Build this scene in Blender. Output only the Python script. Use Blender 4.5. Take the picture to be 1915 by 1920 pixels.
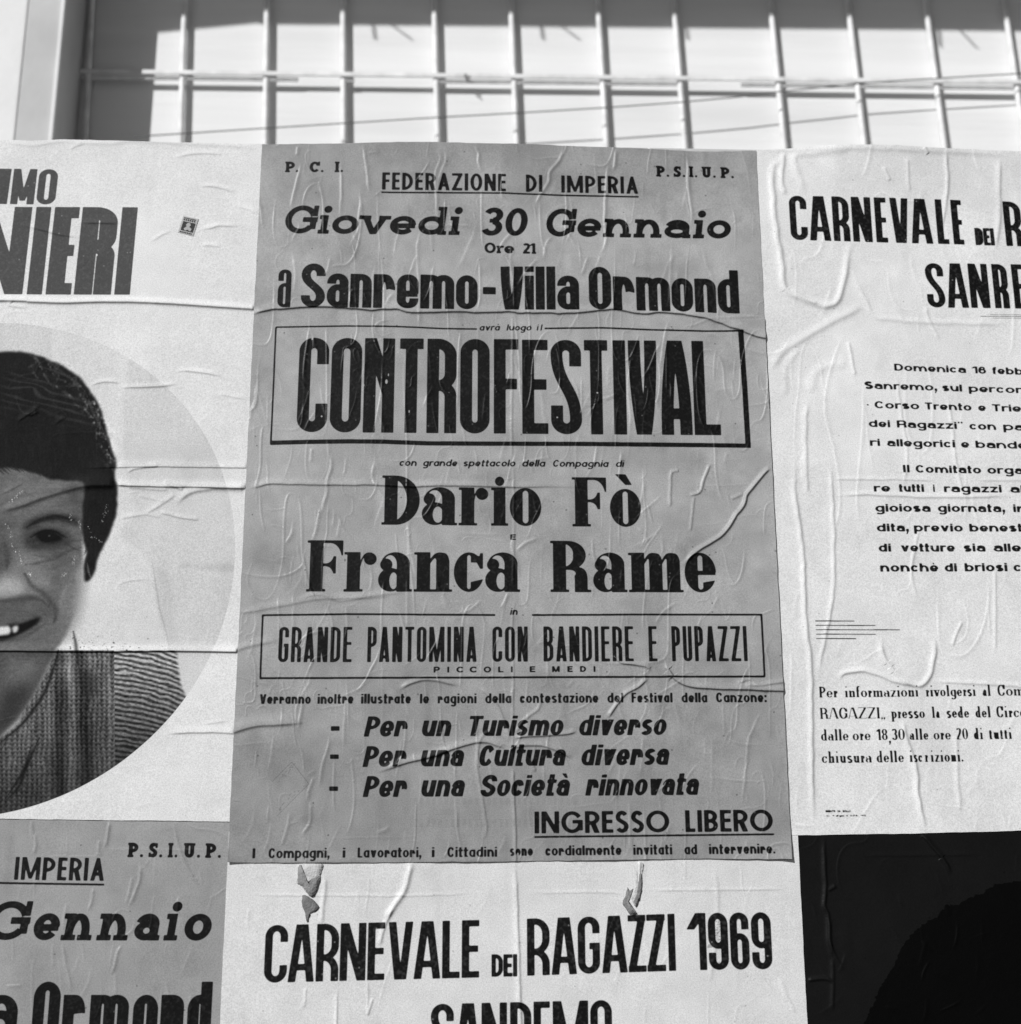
import bpy, math, random
import numpy as np
from mathutils import Vector, Matrix

random.seed(7)
rng = np.random.default_rng(7)
SC = bpy.context.scene
for _o in list(bpy.data.objects):
    bpy.data.objects.remove(_o)

# ------------------------------------------------------------------ camera
CX, CY, FPX = 957.5, 960.0, 3000.0          # photo centre and focal length in photo pixels
CAM = np.array([-0.0552, -2.0268, 1.3810])
PITCH, YAW, ROLL = 0.3035, 0.0274, -0.0024
_F = np.array([math.sin(YAW) * math.cos(PITCH), math.cos(YAW) * math.cos(PITCH), math.sin(PITCH)])
_R0 = np.cross(_F, [0, 0, 1]); _R0 /= np.linalg.norm(_R0)
_U0 = np.cross(_R0, _F)
_R = _R0 * math.cos(ROLL) + _U0 * math.sin(ROLL)
_U = _U0 * math.cos(ROLL) - _R0 * math.sin(ROLL)
cd = bpy.data.cameras.new('camera')
cam = bpy.data.objects.new('camera', cd)
SC.collection.objects.link(cam)
cam.matrix_world = Matrix(((_R[0], _U[0], -_F[0], CAM[0]), (_R[1], _U[1], -_F[1], CAM[1]),
                           (_R[2], _U[2], -_F[2], CAM[2]), (0, 0, 0, 1)))
cd.sensor_fit = 'HORIZONTAL'
cd.sensor_width = 36.0
cd.lens = FPX / 1915.0 * 36.0
cd.clip_start = 0.05
cd.clip_end = 500
cd.dof.use_dof = True
cd.dof.focus_distance = 2.06
cd.dof.aperture_fstop = 4.6
SC.camera = cam

# ------------------------------------------------------------------ light
SUN_EL, SUN_AZ = math.radians(33), math.radians(38)    # azimuth: left of the wall's normal, in front of it
sun_dir = Vector((-math.sin(SUN_AZ) * math.cos(SUN_EL), -math.cos(SUN_AZ) * math.cos(SUN_EL), math.sin(SUN_EL)))
wd = bpy.data.worlds.new('World')
SC.world = wd
wd.use_nodes = True
nt = wd.node_tree
nt.nodes.clear()
sky = nt.nodes.new('ShaderNodeTexSky')
sky.sky_type = 'NISHITA'
sky.sun_disc = False
sky.sun_elevation = SUN_EL
sky.sun_rotation = math.atan2(sun_dir.x, sun_dir.y)
bw = nt.nodes.new('ShaderNodeRGBToBW')                  # the photograph is black and white
bg = nt.nodes.new('ShaderNodeBackground')
bg.inputs['Strength'].default_value = 0.05
wo = nt.nodes.new('ShaderNodeOutputWorld')
nt.links.new(sky.outputs[0], bw.inputs[0])
nt.links.new(bw.outputs[0], bg.inputs['Color'])
nt.links.new(bg.outputs[0], wo.inputs['Surface'])
sd = bpy.data.lights.new('sun', 'SUN')
sd.energy = 5.0
sd.angle = math.radians(0.5)
sd.color = (1, 1, 1)
sun = bpy.data.objects.new('sun', sd)
SC.collection.objects.link(sun)
sun.rotation_euler = sun_dir.to_track_quat('Z', 'Y').to_euler()
SC.view_settings.view_transform = 'Standard'
SC.view_settings.look = 'None'
SC.view_settings.exposure = -0.26
SC.view_settings.gamma = 1.0
SC.view_settings.use_curve_mapping = False

# ------------------------------------------------------------------ wall plane <-> photo measurements
def proj(x, z, y=0.0):
    """point of the plane at depth y -> where the photograph shows it"""
    dx, dy, dz = x - CAM[0], y - CAM[1], z - CAM[2]
    d = dx * _F[0] + dy * _F[1] + dz * _F[2]
    return (CX + FPX * (dx * _R[0] + dy * _R[1] + dz * _R[2]) / d,
            CY - FPX * (dx * _U[0] + dy * _U[1] + dz * _U[2]) / d)

def plane(px, py, y=0.0):
    """photo position -> (x, z) in metres on the plane at depth y"""
    px = np.asarray(px, float); py = np.asarray(py, float)
    a = (px - CX) / FPX; b = -(py - CY) / FPX
    d0 = _F[0] + a * _R[0] + b * _U[0]
    d1 = _F[1] + a * _R[1] + b * _U[1]
    d2 = _F[2] + a * _R[2] + b * _U[2]
    s = (y - CAM[1]) / d1
    return CAM[0] + s * d0, CAM[2] + s * d2

# ------------------------------------------------------------------ lettering: outlines
def ell(cx, cy, rx, ry, a0, a1, n=24):
    a = np.radians(np.linspace(a0, a1, n))
    return np.c_[cx + rx * np.cos(a), cy + ry * np.sin(a)]

def loop(x0, y0, x1, y1, rr):
    hw, hh = (x1 - x0) / 2, (y1 - y0) / 2
    ry = min(hh, rr * hw); c = (x0 + x1) / 2; m = (y0 + y1) / 2
    nn = 6
    return np.vstack([np.c_[np.full(nn, x1), np.linspace(m, y1 - ry, nn)], ell(c, y1 - ry, hw, ry, 0, 180, 40)[1:],
                      np.c_[np.full(nn, x0), np.linspace(y1 - ry, y0 + ry, nn)][1:], ell(c, y0 + ry, hw, ry, 180, 360, 40)[1:],
                      np.c_[np.full(nn, x1), np.linspace(y0 + ry, m, nn)][1:-1]])

def half(x0, y0, x1, y1, rr):
    hh = (y1 - y0) / 2
    rx = min((x1 - x0) * (.72 if rr < 1.3 else 1), hh * 1.25); ry = min(hh, rr * rx)
    return np.vstack([[[x0, y1]], ell(x1 - rx, y1 - ry, rx, ry, 90, 0), ell(x1 - rx, y0 + ry, rx, ry, 0, -90), [[x0, y0]]])

def bez(p0, p1, p2, p3, n=20):
    t = np.linspace(0, 1, n)[:, None]
    p0, p1, p2, p3 = map(np.array, (p0, p1, p2, p3))
    return (1 - t) ** 3 * p0 + 3 * (1 - t) ** 2 * t * p1 + 3 * (1 - t) * t * t * p2 + t ** 3 * p3

class Gl:
    def __init__(s, S, w):
        s.S, s.w, s.sh = S, w, []
        s.t, s.h = S['t'], S['h']; s.hx, s.hy = s.t / 2, s.h / 2
        s.rr = S.get('rr', 1.2)
    def add(s, p): s.sh.append((1, [np.array(p, float)]))
    def cut(s, p): s.sh.append((0, [np.array(p, float)]))
    def rect(s, x0, y0, x1, y1): s.add([(x0, y0), (x1, y0), (x1, y1), (x0, y1)])
    def st(s, p, closed=False, wx=None, wy=None):
        p = np.array(p, float)
        keep = np.r_[True, np.abs(np.diff(p, axis=0)).sum(1) > 1e-6]; p = p[keep]
        wx = s.hx if wx is None else wx; wy = s.hy if wy is None else wy
        if closed: d = np.roll(p, -1, 0) - np.roll(p, 1, 0)
        else: d = np.gradient(p, axis=0)
        d /= np.maximum(np.linalg.norm(d, axis=1)[:, None], 1e-9)
        n = np.c_[-d[:, 1], d[:, 0]]
        hw = np.sqrt((wx * n[:, 0]) ** 2 + (wy * n[:, 1]) ** 2)[:, None]
        a, b = p + n * hw, p - n * hw
        if closed: s.sh.append((1, [a, b[::-1]]))
        else: s.sh.append((1, [np.vstack([a, b[::-1]])]))
    def ring(s, x0, y0, x1, y1):
        """closed bowl given by its centre line: a full outer form with its counter cut out"""
        s.sh.append((1, [loop(x0 - s.hx, y0 - s.hy, x1 + s.hx, y1 + s.hy, s.rr if s.rr < 1.5 or s.rr > 2.2 else 1.9)]))
        s.sh.append((0, [loop(x0 + s.hx, y0 + s.hy, x1 - s.hx, y1 - s.hy, 1.3 if s.rr < 2.2 else s.rr)]))
    def dot(s, cx, cy, rx, ry=None): s.add(ell(cx, cy, rx, ry or rx, 0, 360, 28))
    def stem(s, x, y0, y1, bot='', top=''):
        s.rect(x - s.hx, y0, x + s.hx, y1)
        if s.S.get('serif'):
            e, k = s.S['se'], s.S['stk']
            for code, ya, yb in ((bot, y0, y0 + k), (top, y1 - k, y1)):
                if code: s.rect(x - s.hx - (e if code in 'bl' else 0), ya, x + s.hx + (e if code in 'br' else 0), yb)
    def arm(s, x0, x1, y, down=0):
        """horizontal bar centred on y; on serif faces it ends in a wedge"""
        s.rect(x0, y - s.hy, x1, y + s.hy)
        if s.S.get('serif') == 'bod' and down:
            L = abs(down)
            if down > 0: s.add(np.vstack([[(x1, y + s.hy), (x1, y - L)], bez((x1 - .03, y - L), (x1 - .06, y - .1), (x1 - .16, y - s.hy), (x1 - .24, y - s.hy), 8)]))
            else: s.add(np.vstack([[(x1, y - s.hy), (x1, y + L)], bez((x1 - .03, y + L), (x1 - .06, y + .1), (x1 - .16, y + s.hy), (x1 - .24, y + s.hy), 8)]))
        if s.S.get('serif') == 'slab' and down:
            s.rect(x1 - s.S['stk'], min(y, y - down), x1, max(y, y - down))

def glyph(c, S, w):
    g = Gl(S, w); t, h, hx, hy, rr = g.t, g.h, g.hx, g.hy, g.rr
    ser = S.get('serif'); xh = S['xh']; asc = S.get('asc', 1.0); bod = ser == 'bod'
    hi, lo = S.get('hi', .70), S.get('lo', .30)
    ac = ''
    if c in 'àèò': ac = c; c = {'à': 'a', 'è': 'e', 'ò': 'o'}[c]
    ins = S['se'] if ser else 0.0          # room the serifs need beside a stem
    L = hx + ins
    if c == 'I': g.stem(w / 2, 0, 1, 'b', 'b')
    elif c in 'EFL':
        g.stem(L, 0, 1, 'b' if c == 'F' else 'l', 'l' if c != 'L' else 'b')
        if c != 'L': g.arm(L, w, 1 - hy, .27)
        if c != 'F': g.arm(L, w, hy, -.27)
        if c != 'L':
            ym = S.get('ym', .52)
            xe = w * .94 if not ser else L + hx + (w - L - hx) * .52
            g.rect(L, ym - hy, xe, ym + hy)
            if bod: g.add(np.vstack([bez((xe + .0, ym + .17), (xe - .03, ym + .05), (xe - .1, ym + hy), (xe - .17, ym + hy), 8), [(xe - .17, ym - hy)],
                                     bez((xe - .17, ym - hy), (xe - .1, ym - hy), (xe - .03, ym - .05), (xe, ym - .17), 8), [(xe + .05, ym - .17), (xe + .05, ym + .17)]]))
            if ser == 'slab': g.rect(xe - .06, ym - .14, xe + .04, ym + .14)
    elif c == 'H':
        g.stem(L, 0, 1, 'b', 'b'); g.stem(w - L, 0, 1, 'b', 'b'); g.rect(L, .5 - hy, w - L, .5 + hy)
    elif c == 'T':
        g.rect(0, 1 - h, w, 1); g.stem(w / 2, 0, 1, 'b')
    elif c in 'OQ0': g.ring(hx, hy, w - hx, 1 - hy)
    elif c in 'CG':
        p = loop(hx, hy, w - hx, 1 - hy, rr)
        right = p[:, 0] > w * .5
        up = np.where(right & (p[:, 1] >= (hi if not ser else .62)))[0][0]
        dn = np.where(right & (p[:, 1] <= lo) & (np.arange(len(p)) > 40))[0][-1]
        if c == 'C':
            q = p[up:dn + 1]
            if rr < 2.2: q = np.vstack([[(w - hx, hi)], q, [(w - hx, lo)]])
            g.st(q)
            if ser: g.rect(w - .15, .60, w, 1)
            if ser == 'slab': pass
        else:
            gy = S.get('gy', .48)
            dn2 = np.where(right & (p[:, 1] <= gy) & (np.arange(len(p)) > 40))[0][-1]
            q = p[up:(dn2 if not ser else dn) + 1]
            if rr < 2.2: q = np.vstack([[(w - hx, hi)], q])
            g.st(q)
            if ser:
                g.rect(w - .16 if not bod else w - .05, .62, w, 1)
                g.rect(w * .55, gy - (hy if not bod else .02), w + .02, gy + (hy if not bod else .02))
                g.rect(w - t - .01, .10 if bod else .16, w - .01, gy)
            else:
                g.rect(w * .52, gy - hy, w, gy + hy); g.rect(w - t, .18 if rr < 2.2 else .12, w, gy)
                if rr >= 2.2: pass
    elif c == 'D':
        g.stem(L, 0, 1, 'l', 'l'); g.st(half(L, hy, w - hx, 1 - hy, min(rr, 2.5)))
    elif c in 'PRB':
        ym = .44 if c == 'P' else .46
        ym = S.get('pm', ym)
        g.stem(L, 0, 1, 'l' if c == 'B' else 'b', 'l')
        if c == 'B':
            g.st(half(L, .5, w * .96 - hx, 1 - hy, rr)); g.st(half(L, hy, w - hx, .5, rr))
        else:
            wb = w - (.04 + ins * .7 if (c == 'R' and ser) else 0)
            g.st(half(L, ym, wb - hx, 1 - hy, rr))
            if c == 'R':
                if ser:
                    xr = w - hx - .05
                    g.st(np.vstack([[(L + hx, ym)], bez((w * .45, ym), (xr - .02, ym), (xr, ym - .08), (xr, ym - .22), 14), [(xr, S['stk'])]]))
                    g.rect(xr - hx, 0, w + .02, S['stk']); g.rect(xr - hx, 0, xr + hx, .1)
                elif S.get('rleg') == 'diag':
                    g.add([(L + hx * .8, ym + hy), (L + hx * .8 + t * 1.2, ym + hy), (w, 0), (w - t * 1.2, 0)])
                else:
                    xr = w - hx
                    rx = min(w - 2 * hx - hx, .2)
                    r2 = rx * min(rr, 1.2); r2 = min(r2, ym - .02)
                    g.st(np.vstack([[(L, ym)], ell(xr - rx, ym - r2, rx, r2, 90, 0, 14), [(xr, 0)]]))
    elif c == 'U':
        p = loop(L, hy, w - L, 1.6, min(rr, 1.25)); i = p[:, 1] <= 1.0
        k = np.where((p[:, 0] < w / 2) & i)[0][0]; e = np.where(i)[0]
        e = e[e >= k]; q = np.vstack([[(L, 1)], p[e], [(w - L, .9)], [(w - L, 1)]])
        q = q[np.r_[True, (np.diff(q[:, 1]) != 0) | (np.diff(q[:, 0]) != 0)]]
        g.st(q)
        if ser:
            for x in (L, w - L): g.rect(x - hx - ins, 1 - S['stk'], x + hx + ins, 1)
    elif c == 'S':
        R, Lx = w - hx, hx
        hw = (R - Lx) / 2; ry = min(.25 - hy * .4, rr * hw); cx = w / 2
        yu, yl = .5 + (1 - hy - .5) * .5, .5 - (.5 - hy) * .5
        yu = min(yu + .02, 1 - hy - ry * .9); yl = max(yl - .02, hy + ry * .9)
        if rr > 2.2: a = ell(cx, 1 - hy - ry, hw * .92, ry, 28, 180)
        else: a = np.vstack([[(R, hi)], ell(cx, 1 - hy - ry, hw, ry, 0, 180)])
        if rr > 2.2: b = ell(cx, hy + ry, hw, ry, 0, -152)
        else: b = np.vstack([ell(cx, hy + ry, hw, ry, 0, -180), [(Lx, lo)]])
        m = bez(a[-1], (a[-1][0], .5 + .02), (b[0][0], .5 - .02), b[0], 26)
        g.st(np.vstack([a, m[1:-1], b]), wy=max(hy, hx * .82) if not bod else hy)
        if ser: g.rect(w - .15, .64, w, .98); g.rect(0, .02, .15, .34)
    elif c in 'AV':
        cc, tp = w / 2, t * S.get('tp', .62)
        pw = S.get('curvy', 1.0)
        ys = np.linspace(0, 1, 16)
        ol = (cc - tp) * ys ** pw
        tt = t * (1.02 if not bod else 1)
        tl = tt if not bod else S['h'] * 1.1
        yi = S.get('ai', None)
        f = np.linspace(0, 1, 200); il = (cc - tp) * f ** pw + tl
        ir = w - ((cc - tp) * f ** pw + tt)
        k = np.where(il >= ir)[0]; yi = f[k[0]] if len(k) else 1.0
        yb0 = S.get('yb', .20); yb1 = yb0 + (h if not bod else .04)
        def Y(y): return y if c == 'A' else 1 - y
        g.add([(x, Y(y)) for x, y in zip(ol, ys)] + [(w - x, Y(y)) for x, y in list(zip(ol, ys))[::-1]])
        def seg(a, b, n=12):
            yy = np.linspace(a, b, n)
            return [((cc - tp) * y ** pw + tl, Y(y)) for y in yy] + [(w - ((cc - tp) * y ** pw + tt), Y(y)) for y in yy[::-1]]
        if c == 'A':
            g.cut(seg(-.02 if False else 0, yb0)); g.cut(seg(yb1, yi))
            g.cut([((cc - tp) * 0 + tl, -.01), (w - tt, -.01), (w - tt, .01), (tl, .01)])
            if ser: g.rect(-.03, 0, .13, S['stk']); g.rect(w - tt - .05, 0, w + .05, S['stk'])
        else: g.cut(seg(0, yi)); g.cut([(tl, 1.01), (w - tt, 1.01), (w - tt, .99), (tl, .99)])
    elif c in 'NM':
        d = t * S.get('nd', 1.15)
        g.rect(0, 0, t, 1); g.rect(w - t, 0, w, 1)
        if c == 'N': nb = S.get('nb', 0); g.add([(0, 1), (d, 1), (w, nb), (w - d, nb)])
        else:
            vb = S.get('mv', 0.0); cc = w / 2
            g.add([(0, 1), (d, 1), (cc + t * .38, vb), (cc - t * .38, vb)]); g.add([(w - d, 1), (w, 1), (cc + t * .38, vb), (cc - t * .38, vb)])
    elif c in 'Zz':
        H = 1 if c == 'Z' else xh
        hh = h
        g.rect(0, H - hh, w, H); g.rect(0, 0, w, hh)
        d = t * 1.05 if not bod else t
        g.add([(w - d, H - hh * .5), (w, H - hh * .5), (d, hh * .5), (0, hh * .5)])
        if bod: g.rect(0, H - .13, .04, H); g.rect(w - .04, 0, w, .13)
    elif c == '1':
        g.stem(w - hx - ins * .8, 0, 1, 'b')
        x = w - t - ins * .8
        if ser: g.add([(x + .02, 1), (x + .02, .8), (x - .2, .72), (x - .2, .84)])
        else: g.add([(x + .02, 1), (x + .02, .84), (x - t * .62, .71), (x - t * 1.75, .71), (x - t * .45, 1)])
    elif c == '2':
        r = w / 2 - hx
        g.st(np.vstack([ell(w / 2, 1 - hy - r, r, r * 1, 165, -20, 30), bez((w / 2 + r * .94, 1 - hy - r * 1.3), (w * .75, .5), (w * .45, .35), (hx * 1.1, h), 14)]))
        g.rect(0, 0, w, h if h > .05 else .09)
    elif c == '3':
        r = w / 2 - hx
        g.st(np.vstack([ell(w / 2, .77 - hy * .4, r * .9, .23 - hy * .6, 160, -88, 30)]))
        g.st(np.vstack([ell(w / 2, .29, r, .29 - hy, 88, -160, 30)]))
        g.rect(w * .35, .53 - hy * .8, w * .6, .53 + hy * .8)
    elif c == '8':
        g.ring(hx * 1.1, .52, w - hx * 1.1, 1 - hy); g.ring(hx, hy, w - hx, .52)
    elif c in '69':
        f = (lambda p: p) if c == '6' else (lambda p: np.c_[w - p[:, 0], 1 - p[:, 1]])
        p = loop(hx, hy, w - hx, 1 - hy, rr)
        up = np.where((p[:, 0] > w * .5) & (p[:, 1] >= hi))[0][0]
        k = np.where((p[:, 0] < w * .5) & (p[:, 1] <= .3))[0][0]
        g.st(f(np.vstack([[(w - hx, hi)], p[up:k]])))
        q1, q2 = loop(0, 0, w, .58 + hy, rr), loop(t, h, w - t, .58 - hy, 1.3 if rr < 2.2 else rr)
        g.add(f(q1)); g.cut(f(q2)); g.st(f(np.vstack([[(w - hx, hi)], p[up:k]])))
    elif c in 'ceo':
        p = loop(hx, hy, w - hx, xh - hy, rr)
        if c == 'o': g.ring(hx, hy, w - hx, xh - hy)
        elif bod:
            g.ring(hx, hy, w - hx, xh - hy)
            if c == 'c':
                g.cut([(w * .5, xh * .24), (w + .1, xh * .36), (w + .1, xh * .74), (w * .5, xh * .74)])
                g.add([(w - .02, xh * .98), (w - .02, xh * .58), (w - .075, xh * .58), (w - .14, xh * .74), (w * .62, xh * .86), (w * .62, xh * .96), (w - .09, xh * .90), (w - .075, xh * .98)])
            else:
                g.cut([(w * .5, xh * .24), (w + .1, xh * .33), (w + .1, xh * .50), (w * .5, xh * .50)])
                g.rect(hx, xh * .50 - .05, w - .01, xh * .52 + (.02 if t > .2 else 0))
        elif c == 'c':
            up = np.where((p[:, 0] > w * .5) & (p[:, 1] >= xh * .66))[0][0]
            dn = np.where((p[:, 0] > w * .5) & (p[:, 1] <= xh * .32) & (np.arange(len(p)) > 40))[0][-1]
            q = p[up:dn + 1]
            if rr < 2.2: q = np.vstack([[(w - hx, xh * .62)], q, [(w - hx, xh * .33)]])
            if bod: g.st(q[3:]); g.rect(w - .09, xh * .66, w - .02, xh * .98); g.add([(w - .09, xh * .80), (w - .09, xh * .66), (w - .02, xh * .66)]); g.rect(w - t * .55, xh * .66, w - .02, xh * .86)
            else: g.st(q)
        else:
            m = xh * S.get('em', .47)
            up = np.where(p[:, 1] >= m)[0][0]
            dn = np.where((p[:, 0] > w * .5) & (p[:, 1] <= xh * .30) & (np.arange(len(p)) > 40))[0][-1]
            q = p[up:dn + 1]
            if rr < 2.2: q = np.vstack([[(w - hx, m)], q, [(w - hx, xh * .31)]])
            g.st(q); bh = hy if not bod else .035
            g.rect(hx, m - bh, w - (hx * .2), m + bh)
    elif c == 's':
        R, Lx = w - hx, hx
        hw = (R - Lx) / 2; ry = min(xh * .25 - hy * .4, rr * hw); cx = w / 2
        a = ell(cx, xh - hy - ry, hw * .95, ry, 25, 180, 16); b = ell(cx, hy + ry, hw, ry, 0, -155, 16)
        m = bez(a[-1], (a[-1][0], xh * .5), (b[0][0], xh * .5), b[0], 14)
        g.st(np.vstack([a, m[1:-1], b]), wy=max(hy, hx * .7))
    elif c == 'a':
        Rr = w - hx - (ins * .7 if ser else 0)
        bt = xh * .60
        if bod:
            ty, ry = xh * .70, xh * .30; xl = .05; xr = Rr + hx; tk = .05 if t > .2 else .03; br = .118 if t > .2 else .06
            cx = (xl + xr) / 2
            g.add(ell(cx, ty, (xr - xl) / 2, ry, 0, 180, 30)); g.cut(ell((xl + tk + Rr - hx) / 2, ty - .01, max(.02, (Rr - hx - xl - tk) / 2), ry - tk, -20, 200, 30))
            g.dot(xl + br * .85, ty - br * .1, br)
            g.add(ell(Rr / 2, bt / 2, Rr / 2, bt / 2, 0, 360, 40)); x2 = t * .86
            g.cut(ell((x2 + Rr - hx + .02) / 2, bt * .46, (Rr - hx + .02 - x2) / 2, bt * .46 - tk, 0, 360, 30))
            g.rect(Rr - hx, 0.0, Rr + hx, ty + .02); g.rect(Rr, 0, w + .01, .05)
        elif S.get('single'):
            g.ring(hx, hy, Rr, xh - hy); g.stem(Rr, 0, xh, '', '')
        else:
            g.ring(hx, hy, Rr, bt)
            rx = min((Rr - hx) / 2, .5); ry = min(rr * rx, xh * .3); x0 = Rr - 2 * rx
            top = ell(Rr - rx, xh - hy - ry, rx, ry, 0, 165 if (ser or rr > 2.2) else 180, 22)
            q = np.vstack([[(Rr, 0)], [(Rr, .02)], [(Rr, (xh - hy - ry) * .6)], top])
            if not ser and rr < 2.2: q = np.vstack([q, [(x0, xh * .70)]])
            g.st(q)
            if ser: g.rect(Rr, 0, w, S['stk'])
    elif c in 'dbpq':
        asc2 = asc
        if c in 'dq':
            Rr = w - hx - (ins if ser else 0)
            g.ring(hx, hy, Rr, xh - hy)
            if c == 'd': g.stem(Rr, 0, asc2, 'r', 'l')
            else: g.stem(Rr, -.3, xh, 'b', '')
        else:
            g.ring(L, hy, w - hx, xh - hy)
            if c == 'b': g.stem(L, 0, asc2, '', 'l')
            else: g.stem(L, -.3, xh, 'b', 'l')
    elif c in 'nhmru':
        top = asc if c == 'h' else xh
        if c == 'u':
            Rr = w - hx - (ins if ser else 0)
            rx = (Rr - L) / 2; ry = min(rr * rx, xh * .6)
            g.st(np.vstack([[(L, xh)], [(L, xh * .9)], ell(L + rx, hy + ry, rx, ry, 180, 360, 20), [(Rr, hy + ry + .02)]]))
            g.stem(Rr, 0, xh, 'r', 'l')
            if ser: g.rect(L - hx - ins, xh - S['stk'], L, xh)
        else:
            g.stem(L, 0, top, 'b' if ser else '', 'l')
            if c == 'r':
                rx = (w - L) * .72; ry = min(rr * rx, xh * .45)
                if bod:
                    br = .12 if t > .15 else .065
                    g.add(np.vstack([bez((L + hx * .6, xh * .55), (L + hx + .02, xh * .9), (w - br * 2, xh * 1.03), (w - br * .7, xh - .01), 16), bez((w - br * 1.4, xh - .06), (w - br * 2.2, xh * .92), (L + hx + .04, xh * .78), (L + hx * .6, xh * .4), 12)]))
                    g.dot(w - br, xh - br * 1.1, br)
                elif rr > 2.2: g.st(np.vstack([[(L, xh * .55)], ell(L + rx, xh * .62, rx, xh * .38 - hy, 170, 60, 16)]))
                else: g.st(np.vstack([[(L, xh - hy - ry)], ell((L + w - hx) / 2, xh - hy - ry, (w - hx - L) / 2, ry, 180, 0, 20), [(w - hx, xh * .64)]]))
            else:
                n = 2 if c == 'm' else 1
                sp = (w - 2 * L) / n
                for i in range(n):
                    a, b = L + sp * i, L + sp * (i + 1)
                    rx = (b - a) / 2; ry = min(rr * rx, xh * .6)
                    if bod:
                        g.add(np.vstack([bez((a + hx * .8, xh * .76), (a + hx + .05, xh * .97), (b - hx * .9, xh * 1.02), (b, xh * .99), 10), bez((b, xh * .99), (b + hx * .8, xh * .99), (b + hx, xh * .85), (b + hx, xh * .7), 8),
                                         [(b + hx, xh * .5), (b - hx, xh * .5)], bez((b - hx, xh * .80), (b - hx - .01, xh * .90), (a + hx + .06, xh * .84), (a + hx * .8, xh * .66), 8)]))
                        g.stem(b, 0, xh * .8, 'b', '')
                    else:
                        g.st(np.vstack([[(a, xh - hy - ry - .02)], ell(a + rx, xh - hy - ry, rx, ry, 180, 0, 22), [(b, .05)], [(b, 0)]]))
                        if ser: g.stem(b, 0, xh * .3, 'b', '')
    elif c in 'il':
        x = w / 2
        if c == 'l': g.stem(x, 0, asc, 'b' if ser else '', 'l')
        else:
            g.stem(x, 0, xh, 'b' if ser else '', 'l')
            if S.get('sqdot'): g.rect(x - hx, asc - S['sqdot'], x + hx, asc)
            else:
                r = S.get('dotr', hx * 1.1); g.dot(x + S.get('dotx', 0), asc - r, r)
    elif c in 'ft':
        x = w * .42
        if c == 't': g.stem(x, 0, xh * 1.32, '', ''); g.rect(0, xh - h if not bod else xh - .05, w, xh); g.st(np.vstack([[(x, h * 1.6)], ell(x + (w - x) * .6, hy + .06, (w - x) * .6, .06, 180, 300, 10)]), wy=max(hy, .03))
        else: g.stem(x, 0, asc * .8, 'b' if ser else '', ''); g.rect(0, xh - h if not bod else xh - .05, w * .9, xh); g.st(np.vstack([[(x, asc * .72)], ell(x + (w - x) * .55, asc * .8, (w - x) * .55, asc * .2 - hy, 180, 50, 12)]), wy=max(hy, .03))
    elif c == 'g':
        Rr = w - hx
        g.ring(hx, hy, Rr, xh - hy)
        g.st(np.vstack([[(Rr, xh)], [(Rr, xh * .8)], [(Rr, 0)], ell((Rr + hx) / 2, -.08, (Rr - hx) / 2, .17, 0, -160, 18)]), wy=max(hy, .03))
    elif c == 'v':
        d = t * 1.1
        g.add([(0, xh), (d, xh), (w / 2 + d * .45, 0), (w / 2 - d * .45, 0)])
        g.add([(w - (d if not bod else .05), xh), (w, xh), (w / 2 + d * .45, 0), (w / 2 - d * .45, 0)])
        if ser: k = S['stk'] ; g.rect(-.08, xh - k, d + .08, xh); g.rect(w - d - .08, xh - k, w + .08, xh)
    elif c == '.': g.dot(w / 2, S.get('pr', hx), S.get('pr', hx)) if not S.get('sqp', True) else g.rect(w / 2 - hx * .9, 0, w / 2 + hx * .9, t * .9)
    elif c == ',': q = max(.07, t * .5); g.rect(w / 2 - q, 0, w / 2 + q, q * 2); g.add([(w / 2 + q, q * .6), (w / 2 - q * .1, -q * 2.0), (w / 2 - q * 1.1, -q * 2.0), (w / 2 - q * .3, q * .2)])
    elif c == '„':
        for o in (0, .22): g.dot(.09 + o, .03, .085); g.add([(.17 + o, .03), (.02 + o, -.24), (.0 + o, -.2), (.06 + o, -.03)])
    elif c == ':': g.rect(w / 2 - hx, 0, w / 2 + hx, t); g.rect(w / 2 - hx, xh - t, w / 2 + hx, xh)
    elif c == '”':
        for o in (0, w * .5): g.dot(w * .2 + o, .93, w * .19, .12); g.add([(w * .39 + o, .95), (w * .12 + o, .60), (w * .2 + o, .9)])
    elif c == '-': g.rect(0, S.get('dy', .35), w, S.get('dy', .35) + h)
    if ac:
        x = w * .48
        g.add([(x - .18, asc + .07), (x + .03, asc + .07), (x + .15, asc - .15), (x + .02, asc - .15)])
    return g.sh

KW = {'I': 0, 'i': 0, 'l': 0, '.': 0, ':': 0, '”': .62, '1': .62, 'E': .82, 'F': .8, 'L': .8, 'T': .86, 'M': 1.38, 'N': 1.04, 'A': 1.08, 'V': 1.06, 'R': 1.0,
      'm': 1.45, 'n': .95, 'r': .62, 's': .8, 'a': .9, 'c': .82, 'e': .88, 'o': .92, 'd': .95, 'b': .95, 'p': .95, 'q': .95, 'g': .95, 'h': .95,
      'u': .95, 'v': .9, 'z': .8, 't': .58, 'f': .58, 'à': .9, 'è': .88, 'ò': .92, '-': .5, ',': .3, '„': .5, '3': .85, '0': .92, '2': .85,
      '6': .95, '9': .95, '8': .9, 'S': .95, 'P': .95}

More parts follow.
